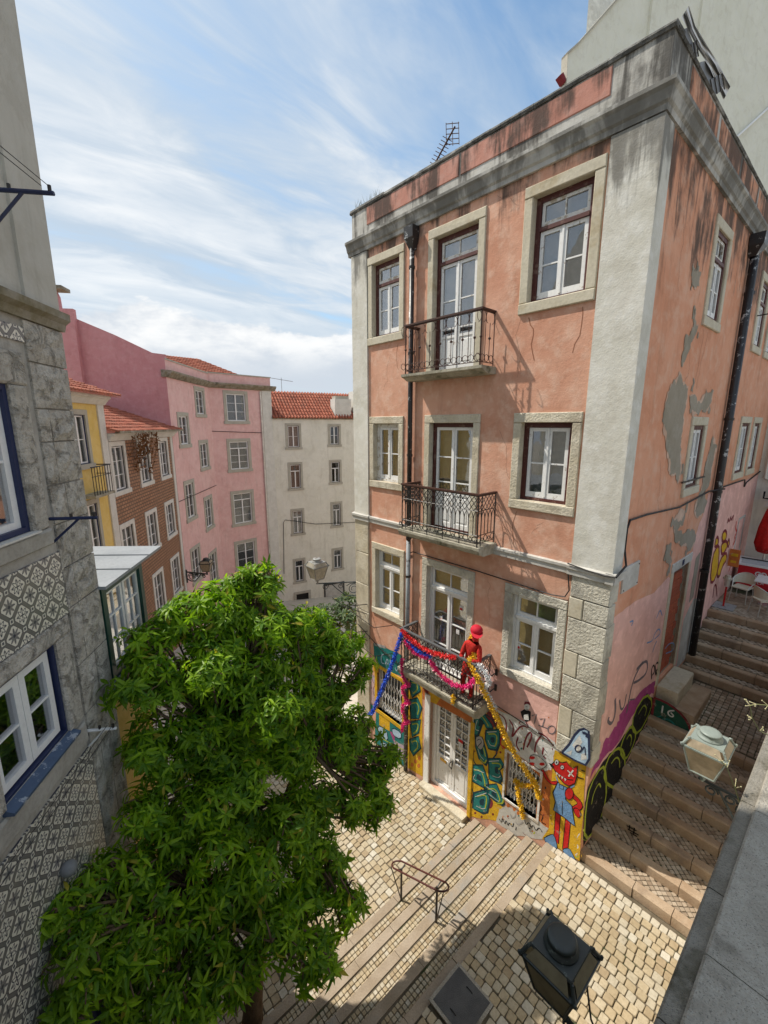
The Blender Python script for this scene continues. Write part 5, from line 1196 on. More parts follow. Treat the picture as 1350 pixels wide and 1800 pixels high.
# ---------------------------------------------------------------- street lanterns
plain('lamp_dark', (0.028,0.036,0.036), .45, .5, wear=.15, wearcol=(.10,.12,.11)); plain('lamp_green', (0.235,0.275,0.25), .5, .5, wear=.2, wearcol=(.12,.14,.12)); plain('lamp_grey', (0.27,0.27,0.255), .5, .5, wear=.25, wearcol=(.12,.10,.08))
def frosted(name, c):
    m, t, out = newmat(name); p = t.pos(); n = t.noise(p, 9.0, 5.0, .6)
    col = t.mix(t.ramp(n, .35, .7), c4(c), c4(tuple(v*.72 for v in c)))
    pb = t.n.new('ShaderNodeBsdfPrincipled'); t.put(pb.inputs['Base Color'], col); pb.inputs['Roughness'].default_value = .35
    tl = t.node('ShaderNodeBsdfTranslucent', {'Color': col}); t.l.new(t.node('ShaderNodeMixShader', {0: .45, 1: pb.outputs[0], 2: tl}), out.inputs[0])
frosted('frost_beige', (0.60,0.50,0.36)); frosted('frost_pale', (0.56,0.52,0.43)); frosted('frost_dim', (0.36,0.31,0.20))
def lantern(root, c, x, y, k, fm, gm, cap='flat'):
    """square tapering lantern; c = centre of its foot, x/y = plan axes, k = size"""
    c = Vector(c); Z = Vector((0,0,1))
    def ring(h, z): return [c+(x*sx+y*sy)*h*k+Z*z*k for sx, sy in ((-1,-1),(1,-1),(1,1),(-1,1))]
    r0, r1, r2, r3 = ring(.14,.06), ring(.235,.46), ring(.182,.585), ring(.255,.46)
    for i in range(4):
        j = (i+1) % 4; MB().add([r0[i].lerp(r0[j],.04),r0[j].lerp(r0[i],.04),r1[j].lerp(r1[i],.04),r1[i].lerp(r1[j],.04)], [(0,1,2,3)]).build('glass_side', M[gm], root)
        q = [r3[i].lerp(r3[j],.10),r3[j].lerp(r3[i],.10),r2[j].lerp(r2[i],.12),r2[i].lerp(r2[j],.12)]; up_ = Z*.004*k
        q = [q[0].lerp(q[3],.14)+up_, q[1].lerp(q[2],.14)+up_, q[2].lerp(q[1],.1)+up_, q[3].lerp(q[0],.1)+up_]
        MB().add(q, [(0,1,2,3)]).build('roof_glass', M[gm], root)
    fb = MB()
    for i in range(4):
        j = (i+1) % 4; fb.tube([r0[i], r1[i]], .013*k, 6); fb.tube([r0[i], r0[j]], .014*k, 6); fb.tube([r3[i], r2[i]], .016*k, 6)
        a, b_ = r3[i], r3[j]; d_ = (c+Z*a.z-Z*c.z-(a+b_)/2).normalized()
        fb.box8([a-Z*.012*k,b_-Z*.012*k,b_+d_*.035*k-Z*.012*k,a+d_*.035*k-Z*.012*k,a+Z*.012*k,b_+Z*.012*k,b_+d_*.035*k+Z*.018*k,a+d_*.035*k+Z*.018*k])
        a, b_ = r2[i], r2[j]; e0, e1 = a.lerp(r3[i],.16), b_.lerp(r3[j],.16); fb.add([a,b_,e1,e0],[(0,1,2,3)])
        fb.ball(r3[i]+Z*.025*k, .016*k, 5); fb.ball(r2[i].lerp(r3[i],.25)+Z*.02*k, .013*k, 5)
    fb.add([q+Z*.001 for q in r2], [(0,1,2,3)]); fb.add([c+(q-c)*.97 for q in r0], [(3,2,1,0)])
    fb.build('frame', M[fm], root)
    MB().lathe(c+Z*.59*k, [(.15*k,0),(.15*k,.012*k),(.128*k,.022*k),(.115*k,.065*k),(.125*k,.068*k),(.128*k,.08*k),(.115*k,.092*k),(.07*k,.096*k),(.02*k,.098*k)], 20).build('chimney', M[fm], root, True)
    MB().lathe(c, [(.02*k,-.12*k),(.035*k,-.08*k),(.02*k,-.05*k),(.06*k,.0),(.13*k,.05*k)], 12).build('foot', M[fm], root, True)
def arm(root, foot, wallp, drop, r, fm, name='bracket'):
    """cast bracket: top bar, curved stay and scrolls between lamp foot and wall"""
    foot, wallp = Vector(foot), Vector(wallp); L = (wallp-foot); e = L.normalized(); n = L.length; Z = Vector((0,0,1)); b = MB()
    b.tube([foot-e*.04, wallp], r*1.25, 6); b.tube([wallp+Z*.12, wallp-Z*(drop+.12)], r*1.5, 6)
    def P(x, z): return foot+e*(n*x)+Z*z
    b.tube([P(.12,-.02),P(.3,-.03),P(.42,-drop*.45),P(.6,-drop*.95),P(.8,-drop),P(.95,-drop*.85),P(1,-drop*.55)], r, 6)
    for cx, cz, q, turns in ((.78,-drop*.5,drop*.40,1.6),(.5,-drop*.26,drop*.20,1.4),(.17,-drop*.28,drop*.22,1.4)):
        b.tube([P(cx,cz)+(e*math.cos(a)+Z*math.sin(a))*q*(1-.62*a/(6.28*turns)) for a in [6.28*turns*i/22 for i in range(23)]], r*.8, 5)
    b.tube([P(.62,-drop*.25),P(.7,-drop*.1),P(.86,-drop*.05)], r*.8, 5)
    return b.build(name, M[fm], root)
def wall_lamp(label, foot, wallp, x, y, k, fm, gm, drop, bm='lamp_dark', r=.014):
    o = thing('wall_lantern', wallp, label, 'street lamp', 'lanterns on cast wall brackets'); lantern(o, Vector(foot)+Vector((0,0,.10*k)), x, y, k, fm, gm); arm(o, foot, wallp, drop, r, bm); return o
def sz_(u, v, d, F=FR): return F.P(*F.px(u, v, d), d)
wp = FR.P(WID+.03, FR.px(632,1019,-.25)[1], -.25); fp_ = Vector(wp)+(FR.d*.95+FR.n*.75).normalized()*1.02
zf = (onz(632,1018,0)-EYE); 
ft = EYE+ray(558,1019)*((wp-EYE).dot(FWD)*.985); ft.z = wp.z
wall_lamp('pale grey lantern on scrolled bracket at the far end of the corner house', ft, wp, FR.d, FR.n, .95, 'lamp_grey', 'frost_pale', .42)
wp = PL.P(-.05, PL.px(325,1006)[1], .05); ft = EYE+ray(364,1007)*((wp-EYE).dot(FWD)*.985); ft.z = wp.z
wall_lamp('small dark lantern on a bracket against the pink house wall', ft, wp, PL.d, PL.n, 1.15, 'lamp_dark', 'frost_beige', .5, r=.03)
kC = .84; pC = EYE+ray(1237,1358)*5.0; wC = PW.P((pC-PW.o).dot(PW.d), pC.z-.02, -.05)
wall_lamp('weathered grey-green lantern with beige glass hanging over the side stairs', pC+Vector((0,0,-.1)), wC+Vector((0,0,-.08)), d1, SD.n.cross(Vector((0,0,1))), kC, 'lamp_green', 'frost_beige', .3)
kD = .86; pD = EYE+ray(988,1648)*3.25; pD = pD-Vector((0,0,.66*kD)); wD = PW.P((pD-PW.o).dot(PW.d)-.12, pD.z-.1, -.05)
wall_lamp('black lantern seen from above at the bottom of the view beside the parapet', pD+Vector((0,0,-.1)), wD, d1, SD.n.cross(Vector((0,0,1))), kD, 'lamp_dark', 'frost_dim', .3)
MB().tube([pD+Vector((.18,-.05,.3)), pD+Vector((.24,-.1,-.1)), wD+Vector((0,0,-.3))], .008, 5).build('cable', M['cable_black'], D.objects['wall_lantern.003'])
# ---------------------------------------------------------------- garlands on the lower balcony
def tin(name, c, gl=.35):
    m, t, out = newmat(name); rr = t.node('ShaderNodeAttribute', out=2, attribute_name='rnd')
    princ(t, out, t.mix(rr, c4(tuple(v*.65 for v in c)), c4(tuple(min(1, v*1.25+.02) for v in c))), gl, spec=.6); return m
tin('tinsel_red', (0.75,0.03,0.03)); tin('tinsel_blue', (0.02,0.10,0.62)); tin('tinsel_pink', (0.75,0.02,0.20)); tin('tinsel_yellow', (0.85,0.48,0.01)); tin('tinsel_white', (0.75,0.75,0.75))
def spline(P, n=8):
    P = [Vector(p) for p in P]; out = []
    for i in range(len(P)-1):
        a, b_, c, d_ = P[max(i-1,0)], P[i], P[i+1], P[min(i+2,len(P)-1)]
        for k in range(n):
            t_ = k/n; out.append(.5*((2*b_)+(c-a)*t_+(2*a-5*b_+4*c-d_)*t_*t_+(3*b_-a-3*c+d_)*t_**3))
    return out+[P[-1]]
def garland(label, paths, mat, rad=.062, dens=520):
    mb = MB(); mb.rv = []; rg2 = random.Random(len(label))
    for P in paths:
        S = spline(P); mb.tube(S, rad*.35, 5); mb.rv += [.4]*(len(mb.f)-len(mb.rv))
        for i in range(len(S)-1):
            L = (S[i+1]-S[i]).length; ax = (S[i+1]-S[i]).normalized() if L > 1e-6 else Vector((0,0,1))
            for _ in range(max(1, int(L*dens))):
                p_ = S[i].lerp(S[i+1], rg2.random()); d_ = Vector((rg2.gauss(0,1),rg2.gauss(0,1),rg2.gauss(0,1))); d_ = (d_-ax*d_.dot(ax)*.8).normalized()*rad*rg2.uniform(.7,1.15)
                w_ = d_.cross(Vector((rg2.gauss(0,1),rg2.gauss(0,1),rg2.gauss(0,1)))).normalized()*.007
                mb.add([p_-w_, p_+w_, p_+d_+w_, p_+d_-w_], [(0,1,2,3)]); mb.rv.append(rg2.random())
    return tag(mb.build('tinsel_garland', M[mat], None), label, 'garland', 'tinsel garlands on the lower balcony')
def zz5(L, d): return [sz_(620+x/5.192, 940+y/5.192, (d if not isinstance(d, (list,tuple)) else d[0]+(d[1]-d[0])*i/(len(L)-1))) for i, (x, y) in enumerate(L)]
def zz3(L, d): return [sz_(600+x/2.7, 900+y/2.7, (d if not isinstance(d, (list,tuple)) else d[0]+(d[1]-d[0])*i/(len(L)-1))) for i, (x, y) in enumerate(L)]
garland('blue tinsel garland strung from the balcony corner down into the tree', [zz5([(455,880),(420,990),(370,1150),(310,1310),(240,1480),(190,1600),(150,1650)], (.60,1.0)), zz5([(500,950),(570,1035),(650,1085),(720,1105)], .63)], 'tinsel_blue')
garland('red tinsel garland looped along the lower balcony handrail', [zz5([(445,862),(500,930),(600,1010),(720,1075),(850,1110),(940,1118)], .64)], 'tinsel_red')
garland('pink tinsel garland hanging in swags below the balcony rail', [zz5([(475,960),(530,1040),(600,1090),(690,1122)], .64), zz5([(710,1140),(755,1230),(850,1320),(960,1382),(1050,1385),(1112,1320)], .64)], 'tinsel_pink', .065)
garland('pink tinsel garland wound down the drainpipe beside the street door', [zz5([(450,1130),(452,1250),(480,1340),(515,1370),(470,1385),(455,1410),(475,1480),(515,1535),(465,1550),(455,1600),(480,1690),(515,1710),(460,1730),(452,1800)], (.62,.18))], 'tinsel_pink', .055)
garland('yellow tinsel garland running from the red figure down to the grille window', [zz5([(1150,960),(1085,920),(1075,980),(1100,1060),(1125,1150),(1075,1130),(1060,1160),(1100,1230),(1160,1360)], (.25,.66)), zz3([(640,770),(720,940),(800,1105),(880,1235),(920,1290),(940,1365)], (.66,.06)), zz3([(818,1270),(870,1300),(925,1290)], .05), zz3([(832,1275),(845,1360),(865,1455)], .05)], 'tinsel_yellow', .062)
garland('short yellow tinsel tuft hanging under the lower balcony slab', [zz3([(525,868),(532,885),(528,908)], .62)], 'tinsel_yellow', .062)
garland('white tinsel garland looped at the right end of the lower balcony', [zz5([(1130,1180),(1170,1210),(1230,1290),(1240,1370),(1190,1380),(1150,1290),(1130,1200)], .5), zz5([(1190,1370),(1220,1450),(1270,1540),(1305,1590)], (.45,.2))], 'tinsel_white', .07)
# ---------------------------------------------------------------- red stuffed figure on the balcony
rough_mat('figure_red', (0.50,0.03,0.025), (0.62,0.05,0.04), 9.0, 60, bstr=.9, bdist=.03, spec=.1); plain('cap_red', (0.52,0.02,0.04), .7, .2)
fgb = FR.P(2.45, 2.30, .30)
FG = thing('stuffed_figure', fgb, 'faceless red stuffed figure in a red cap leaning on the lower balcony rail', 'figure')
HX, HZ = FR.px(838,1112,.42)
J = {'pel':(HX+.28,2.98,.26),'chest':(HX+.13,HZ-.42,.34),'neck':(HX+.04,HZ-.17,.40),'head':(HX,HZ,.43),'htop':(HX-.01,HZ+.10,.44),
     'shl':(HX+.27,HZ-.36,.40),'ell':(HX+.33,HZ-.66,.46),'hal':(HX+.26,3.34,.54),'shr':(HX-.04,HZ-.34,.36),'elr':(HX-.10,HZ-.60,.42),'har':(HX+.02,3.34,.54),
     'hil':(HX+.36,2.88,.25),'knl':(HX+.38,2.60,.30),'ftl':(HX+.38,2.35,.24),'hir':(HX+.20,2.88,.25),'knr':(HX+.18,2.60,.30),'ftr':(HX+.18,2.35,.24),'tol':(HX+.38,2.34,.36),'tor':(HX+.18,2.34,.36)}
Rr_ = {'pel':.115,'chest':.125,'neck':.06,'head':.105,'htop':.09,'shl':.065,'ell':.05,'hal':.045,'shr':.065,'elr':.05,'har':.045,'hil':.08,'knl':.06,'ftl':.045,'hir':.08,'knr':.06,'ftr':.045,'tol':.04,'tor':.04}
Ed = [('pel','chest'),('chest','neck'),('neck','head'),('head','htop'),('chest','shl'),('shl','ell'),('ell','hal'),('chest','shr'),('shr','elr'),('elr','har'),('pel','hil'),('hil','knl'),('knl','ftl'),('pel','hir'),('hir','knr'),('knr','ftr'),('ftl','tol'),('ftr','tor')]
ks = list(J); me = D.meshes.new('body'); me.from_pydata([FR.P(*J[k][:2], J[k][2])-fgb for k in ks], [(ks.index(a), ks.index(b_)) for a, b_ in Ed], [])
bo = D.objects.new('body', me); COL.objects.link(bo); bo.parent = FG; me.materials.append(M['figure_red'])
sm = bo.modifiers.new('skin', 'SKIN'); sm.use_smooth_shade = True
for i, k in enumerate(ks): me.skin_vertices[0].data[i].radius = (Rr_[k], Rr_[k])
me.skin_vertices[0].data[0].use_root = True
bo.modifiers.new('sub', 'SUBSURF').levels = 2; bo.modifiers['sub'].render_levels = 2
hc = FR.P(*J['head'][:2], J['head'][2]); mb = MB(); mb.ball(hc+Vector((0,0,.06)), .125, 10, sq=(1,1,.85))
mb.build('cap', M['cap_red'], FG, True)
brim = MB(); fd = (FR.n*.75-FR.d*.65).normalized(); sd_ = fd.cross(Vector((0,0,1)))
brim.add([hc+Vector((0,0,.045))+fd*(.06+.17*math.cos(a))+sd_*.12*math.sin(a)+Vector((0,0,-.05*max(0,math.cos(a)))) for a in [i*math.pi/6 for i in range(12)]], [tuple(range(12))]); brim.build('cap_brim', M['cap_red'], FG)
# ---------------------------------------------------------------- laundry brackets at the end of the corner house
def rack(zv, label):
    o = thing('clothes_rack', FR.P(6.2,zv,0), label, 'bracket'); q = MB(); q.tube([FR.P(6.05,zv,.02),FR.P(6.35,zv+.02,.62)], .012, 5); q.tube([FR.P(5.05,zv-.25,.04),FR.P(5.2,zv-.2,.55),FR.P(6.35,zv+.02,.62),FR.P(6.9,zv+.1,.62)], .010, 5); q.tube([FR.P(6.05,zv-.3,.02),FR.P(6.6,zv-.1,.5)], .010, 5); q.build('frame', M['iron_black'], o)
    w_ = MB()
    for k in range(3): w_.tube([FR.P(5.4+.25*k,zv-.2,.5),FR.P(6.3,zv+.0,.2+.12*k)], .004, 4)
    w_.build('line', M['cable_black'], o)
rack(3.15, 'black iron clothes rack under the left first-floor window'); rack(2.35, 'lower black iron clothes rack with scroll end at the house corner')
# ---------------------------------------------------------------- on the roof
an = thing('tv_aerial', FR.P(4.3,12.9,-2), 'rusty television aerial on the corner house roof', 'aerial')
A0 = lambda u, v: sz_(u, v, -1.6); mb = MB(); mb.tube([A0(758,300),A0(775,268),A0(800,222)], .02, 6); mb.build('mast', M['iron_rust'], an)
mb = MB()
for k in range(5): mb.tube([A0(784,218+9*k),A0(807,216+9*k)], .009, 4)
mb.tube([A0(784,216),A0(785,256)], .008, 4).tube([A0(795,214),A0(796,256)], .008, 4).tube([A0(806,214),A0(807,254)], .008, 4)
for k in range(8): u, v = 763+3.2*k, 290-6.5*k; mb.tube([A0(u-7,v-5),A0(u+9,v+4)], .008, 4)
mb.build('elements', M['iron_rust'], an)
plain('vent_grey', (0.17,0.175,0.185), .5, .4); plain('tarp_grey', (0.66,0.66,0.66), .8, .1)
SV = lambda u, v, d: SD.P(*SD.px(u, v, d), d)
for k, (q, lab) in enumerate((((1188,55,1222,120), 'upper of two dark ribbed ventilator boxes on the roof edge'), ((1222,112,1268,178), 'lower of two dark ribbed ventilator boxes on the roof edge'))):
    u0, v0, u1, v1 = q; o = thing('roof_ventilator', SV(u0,v1,-.8), lab, 'ventilator')
    a = [SV(u0,v0,-.2),SV(u0+20,v0-6,-.2),SV(u1+4,v1-26,-.2),SV(u0+12,v1-10,-.2)]; bq = [p_-SD.n*.55 for p_ in a]
    MB().box8([a[0],a[1],a[2],a[3],bq[0],bq[1],bq[2],bq[3]]).build('hood', M['vent_grey'], o)
    a2 = [SV(u0+10,v1-30,-.18),SV(u1,v1-48,-.18),SV(u1+4,v1-20,-.18),SV(u0+16,v1,-.18)]; b2 = [p_-SD.n*.5 for p_ in a2]
    MB().box8([*a2,*b2]).build('louvre_box', M['vent_grey'], o)
    ml = MB()
    for j in range(6): ml.tube([a2[0].lerp(a2[1],j/5)+SD.n*.012, a2[3].lerp(a2[2],j/5)+SD.n*.012], .009, 4)
    ml.build('rib', M['iron_black'], o)
ns = MB(); ed = [(1211,10),(1222,45),(1240,75),(1262,110),(1284,152)]; ei = [(1198,30),(1212,58),(1228,88),(1248,120),(1272,176)]
vs = []; n_ = 10
for (u0,v0),(u1,v1) in zip(ed, ei):
    for j in range(n_): f_ = j/(n_-1); vs.append(SV(u0+(u1-u0)*f_, v0+(v1-v0)*f_, -.2+.05*math.sin(f_*9+u0)))
ns.add(vs, [(i*n_+j,(i+1)*n_+j,(i+1)*n_+j+1,i*n_+j+1) for i in range(4) for j in range(n_-1)]); tag(ns.build('roof_netting', M['tarp_grey'], None, True), 'torn grey netting draped over the roof ventilators', 'netting')
# grass tuft on the parapet corner
gt = MB(); rg3 = random.Random(3)
for _ in range(40):
    p_ = FR.P(WID-rg3.uniform(.1,.9), 13.0, -.05+rg3.uniform(-.1,.1)); e_ = p_+Vector((rg3.uniform(-.08,.08),rg3.uniform(-.08,.08),rg3.uniform(.05,.22))); gt.add([p_, p_+Vector((.008,0,0)), e_], [(0,1,2)])
tag(gt.build('parapet_weed', M['weed_green'], None), 'dry grass tuft on the parapet corner of the corner house', 'weed')
# ---------------------------------------------------------------- cafe things at the top of the stairs
ZT = SZ2[-1]; plain('alu', (0.55,0.54,0.50), .35, .5, .6); plain('chair_cream', (0.62,0.58,0.47), .5); plain('freezer_red', (0.50,0.012,0.02), .35); plain('freezer_white', (0.72,0.72,0.72), .3); plain('lid_glass', (0.45,0.48,0.50), .15, .6)
fa = onz(1291,1036,ZT); fbq = onz(1340,1046,ZT); fx = (fbq-fa); fx.z = 0; fl = fx.length; fx.normalize(); fy = Vector((-fx.y, fx.x, 0))
if fy.y < 0: fy = -fy
FZ = Frame((fa.x,fa.y), math.degrees(math.atan2(fx.x, fx.y)), -1)
fz = thing('ice_cream_freezer', fa, 'red ice cream chest freezer with white sliding lid', 'freezer')
MB().box(FZ, .04, 1.12, ZT+.08, ZT+.14, -.6, -.04).build('plinth', M['room_dark'], fz)
MB().box(FZ, 0, 1.15, ZT+.14, ZT+.84, -.66, 0).build('cabinet', M['freezer_red'], fz)
MB().prof(FZ, -.02, 1.17, [(.02,ZT+.84),(.02,ZT+.90),(-.34,ZT+.98),(-.66,ZT+.98),(-.68,ZT+.84)]).build('rim', M['freezer_white'], fz)
MB().add([FZ.P(.05,ZT+.912,0),FZ.P(1.1,ZT+.912,0),FZ.P(1.1,ZT+.985,-.33),FZ.P(.05,ZT+.985,-.33)],[(0,1,2,3)]).build('lid', M['lid_glass'], fz)
MB().box(FZ, .02, 1.13, ZT+.985, ZT+1.01, -.36, -.31).build('handle_bar', M['iron_black'], fz)
for k in range(2): MB().tube([FZ.P(.15+.85*k,ZT,-.1),FZ.P(.15+.85*k,ZT+.09,-.1)], .03, 8).tube([FZ.P(.15+.85*k,ZT,-.55),FZ.P(.15+.85*k,ZT+.09,-.55)], .03, 8).build('castor', M['iron_black'], fz)
lg = MB(); hx, hz = .55, ZT+.60
def heart(s): return [(hx+s*.0105*16*math.sin(a)**3, hz+s*.0105*(13*math.cos(a)-5*math.cos(2*a)-2*math.cos(3*a)-math.cos(4*a))) for a in [math.pi*(.15+1.85*i/26) for i in range(27)]]
lg.stroke(FZ, heart(.75), .032, .004); lg.stroke(FZ, heart(.38), .026, .004)
x0, z0 = .44, ZT+.355
lg.stroke(FZ, [(x0+.035*math.cos(a),z0+.035*math.sin(a)) for a in [i*math.pi/6 for i in range(13)]], .016, .004); lg.stroke(FZ, [(x0+.07,z0+.05),(x0+.07,z0-.035),(x0+.12,z0-.035)], .016, .004)
lg.stroke(FZ, [(x0+.14,z0-.035),(x0+.175,z0+.04),(x0+.21,z0-.035)], .016, .004); lg.stroke(FZ, [(x0+.155,z0-.01),(x0+.2,z0-.01)], .012, .004); lg.stroke(FZ, [(x0+.175,z0+.055),(x0+.19,z0+.075)], .012, .004)
lg.build('logo', M['p_white'], fz)
def chair(p, az, label):
    F = Frame((p.x,p.y), az, -1); o = thing('cafe_chair', p, label, 'chair', 'cafe chairs at the top of the stairs'); z = p.z
    MB().box(F, -.2, .2, z+.42, z+.45, -.22, .22).build('seat', M['chair_cream'], o)
    b = MB(); n = 9
    for i in range(n):      # curved shell back
        a0, a1 = math.pi*(.05+.9*i/n), math.pi*(.05+.9*(i+1)/n)
        def q(a, zz, rr): return F.P(rr*math.cos(a), zz, -rr*math.sin(a)*1.0)
        hi = lambda a: z+.62+.2*math.sin(a)
        b.add([q(a0,z+.50,.25),q(a1,z+.50,.25),q(a1,hi(a1),.28),q(a0,hi(a0),.28)], [(0,1,2,3)])
    b.build('backrest', M['chair_cream'], o)
    MB().tube([F.P(.27*math.cos(a), z+.62+.2*math.sin(a), -.28*math.sin(a)) for a in [math.pi*i/12 for i in range(13)]], .014, 6).build('back_frame', M['alu'], o)
    for sx, sy in ((-.18,-.2),(.18,-.2),(-.18,.2),(.18,.2)): MB().tube([F.P(sx*1.15,z,sy*1.2),F.P(sx,z+.43,sy)]+([F.P(sx*1.4,z+.62,0)] if sy > 0 else []), .013, 6).build('leg', M['alu'], o)
chair(onz(1301,1056,ZT), 150, 'cream cafe chair standing against the red freezer'); chair(onz(1340,1080,ZT), 10, 'cream cafe chair seen from behind at the white table')
tp_ = onz(1352,1064,ZT); FT = Frame((tp_.x,tp_.y), 49, -1); tb_ = thing('cafe_table', tp_, 'square white cafe table on a metal pedestal', 'table')
MB().box(FT, -.38, .38, ZT+.72, ZT+.75, -.38, .38).build('table_top', M['freezer_white'], tb_); MB().tube([FT.P(0,ZT,0),FT.P(0,ZT+.72,0)], .03, 8).build('pedestal', M['alu'], tb_); MB().lathe(FT.P(0,ZT,0), [(.25,0),(.24,.02),(.04,.04)], 14).build('base', M['alu'], tb_)
sp = onz(1271,1066,ZT); FS = Frame((sp.x,sp.y), 49.4, -1); so = thing('ashtray_stand', sp, 'red post with a metal tray on a flat grey plate at the stair head', 'stand')
MB().box(FS, -.25, .32, ZT+.004, ZT+.02, -.22, .26).build('base_plate', M['pipe_zinc'], so); MB().tube([FS.P(0,ZT+.02,0),FS.P(0,ZT+.75,0)], .022, 8).build('post', M['p_red'], so)
MB().lathe(FS.P(0,ZT+.62,0), [(.06,0),(.07,.2),(.11,.21),(.11,.26),(.07,.27),(.07,.33),(.02,.34)], 12).build('tray', M['alu'], so)
s0_, z0_ = SD.px(1291,981,.16); sg = thing('wall_sign', SD.P(s0_,z0_,0), 'orange advertising sign projecting from the pink side wall', 'sign')
MB().box(SD, s0_-.04, s0_+.04, z0_-.26, z0_+.26, .03, .28).build('board', M['p_orange'], sg); MB().box(SD, s0_-.045, s0_+.045, z0_+.06, z0_+.15, .08, .24).box(SD, s0_-.046, s0_+.046, z0_-.14, z0_-.07, .09, .22).build('lettering', M['p_yellow'], sg)
us = CW.P(CW.px(1350,920,1.2)[0]+.05, ZT, 1.2); um = thing('red_parasol', us, 'folded red parasol at the right edge by the cafe', 'parasol')
MB().tube([us,us+Vector((0,0,2.9))], .03, 8).build('pole', M['alu'], um)
fb_ = MB(); prof_ = [(.05,1.2),(.22,1.25),(.30,1.5),(.26,2.0),(.16,2.5),(.05,2.85)]
fb_.lathe(us, prof_, 18)
for i, v in enumerate(fb_.v):
    if (i % 2): fb_.v[i] = Vector((us.x+(v.x-us.x)*.72, us.y+(v.y-us.y)*.72, v.z))
fb_.build('folded_canopy', M['p_red'], um, True)
# stoop of the walled-up door
stp = thing('door_stoop', SD.P(4,1.6,.4), 'two pale stone steps below the walled-up side door', 'steps')
MB().cbox(SD, 3.40, 4.62, 1.5, 2.18, 0.012, .42, .02).build('upper_step', M['smooth_stone'], stp); MB().cbox(SD, 3.30, 4.75, 1.45, 1.86, .424, .78, .02).build('lower_step', M['stair_stone'], stp)
# ---------------------------------------------------------------- graffiti, painted flat on the corner house walls
class Mural:
    def __init__(s, F, x0, y0, sc, name, label=None): s.F, s.x0, s.y0, s.sc = F, x0, y0, sc; s.b = MB(); s.mats = []; s.name = name; s.label = label
    def q(s, x, y): return s.F.px(s.x0+x/s.sc, s.y0+y/s.sc)
    def mi(s, m):
        if m not in s.mats: s.mats.append(m)
        return s.mats.index(m)
    def fill(s, pts, m, lay=1, sm=0, jagged=0):
        P = [Vector(s.q(*p)) for p in pts]
        for _ in range(sm):
            Q = []
            for i in range(len(P)): a, c = P[i], P[(i+1)%len(P)]; Q += [a*.75+c*.25, a*.25+c*.75]
            P = Q
        P = [(p.x, p.y) for p in P]
        if jagged: P = jag(P, jagged, 4)
        s.b.poly(s.F, P, .004+.0015*lay, s.mi(m)); return P
    def line(s, pts, w, m, lay=3, sm=2, close=False):
        P = [s.q(*p) for p in pts]
        if close: P = P+[P[0], P[1]]
        s.b.stroke(s.F, P, w, .004+.0015*lay, s.mi(m), sm)
    def shape(s, pts, m, ol='p_black', w=.018, lay=2, sm=1):
        P = s.fill(pts, m, lay, sm); s.b.stroke(s.F, P+[P[0]], w, .004+.0015*(lay+.5), s.mi(ol), 0)
    def oval(s, c, rx, ry, m, lay=4, ol=None, w=.012):
        pts = [(c[0]+rx*math.cos(i*math.pi/6), c[1]+ry*math.sin(i*math.pi/6)) for i in range(12)]
        if ol: s.shape(pts, m, ol, w, lay, 0)
        else: s.fill(pts, m, lay)
    def done(s):
        o = s.b.build(s.name, [M[k] for k in s.mats], OB)
        if s.label: o['label'] = s.label
        return o
Z4 = (FR, 800, 1180, 4.5)
bgm = Mural(*Z4, 'mural_ground', 'yellow, orange and silver painted ground of the street murals')
bgm.fill([(135,285),(330,300),(480,640),(405,650),(392,1060),(350,1130),(330,1185),(92,1145),(108,600)], 'p_yellow', 0, 0, .012)
bgm.fill([(330,300),(560,400),(790,560),(835,650),(760,780),(690,790),(480,650)], 'p_white', .3, 0, .01)
bgm.fill([(480,652),(690,792),(760,782),(790,640),(850,655),(790,760),(745,1245),(640,1165),(668,830)], 'p_orange', .6, 0, .015)
bgm.fill([(790,620),(1040,742),(985,1500),(690,1322),(742,1240),(765,850)], 'p_yellow', .9, 0, .008)
bgm.fill([(350,1090),(400,1065),(640,1165),(742,1240),(690,1330),(480,1300),(325,1192)], 'old_white', .2, 0, .012)
bgm.fill([(200,290),(330,300),(340,420),(300,450),(230,340)], 'p_maroon', .4); bgm.oval((275,1045), 26, 40, 'p_maroon', 1)
for c in ((380,600),(330,640),(120,700),(420,1060),(470,1090),(500,1120),(130,1030)): bgm.oval(c, 12, 16, 'p_orange', 1.1)
bgm.done()
lt = Mural(*Z4, 'mural_letters', 'teal wildstyle letters with lime highlights beside the street door')
for P in ([(140,300),(200,290),(290,420),(300,450),(250,450),(220,390),(180,505),(125,490),(160,370)],[(245,465),(350,460),(355,560),(330,620),(265,610),(240,540)],[(160,510),(215,520),(250,640),(260,700),(240,740),(190,690),(165,600)],
          [(265,690),(360,690),(390,740),(350,770),(375,850),(350,880),(270,850)],[(130,740),(220,740),(260,860),(270,950),(230,920),(160,880),(110,850),(140,800)],[(230,900),(330,890),(390,1040),(370,1060),(300,1010),(240,960)],[(150,960),(260,930),(275,1010),(255,1110),(215,1120),(140,1080)]):
    lt.fill([(x+9,y+12) for x,y in P], 'p_tealdark', 1.5); lt.shape(P, 'p_teal', 'p_tealdark', .035, 2, 0)
    cx = sum(p[0] for p in P)/len(P); cy = sum(p[1] for p in P)/len(P)
    inner = [(cx+(x-cx)*.62, cy+(y-cy)*.62) for x, y in P]; lt.line(inner[:4], .028, 'p_lime', 4.5); lt.line(inner[-3:], .012, 'p_white', 4.6); lt.fill([(cx+(x-cx)*.3, cy+(y-cy)*.3) for x, y in P], 'p_tealdark', 4, 1)
lt.shape([(160,520),(205,505),(235,560),(215,625),(175,600)], 'p_grey', 'p_black', .012, 5); lt.line([(175,545),(200,530),(215,560),(190,580),(180,600)], .014, 'p_black', 6)
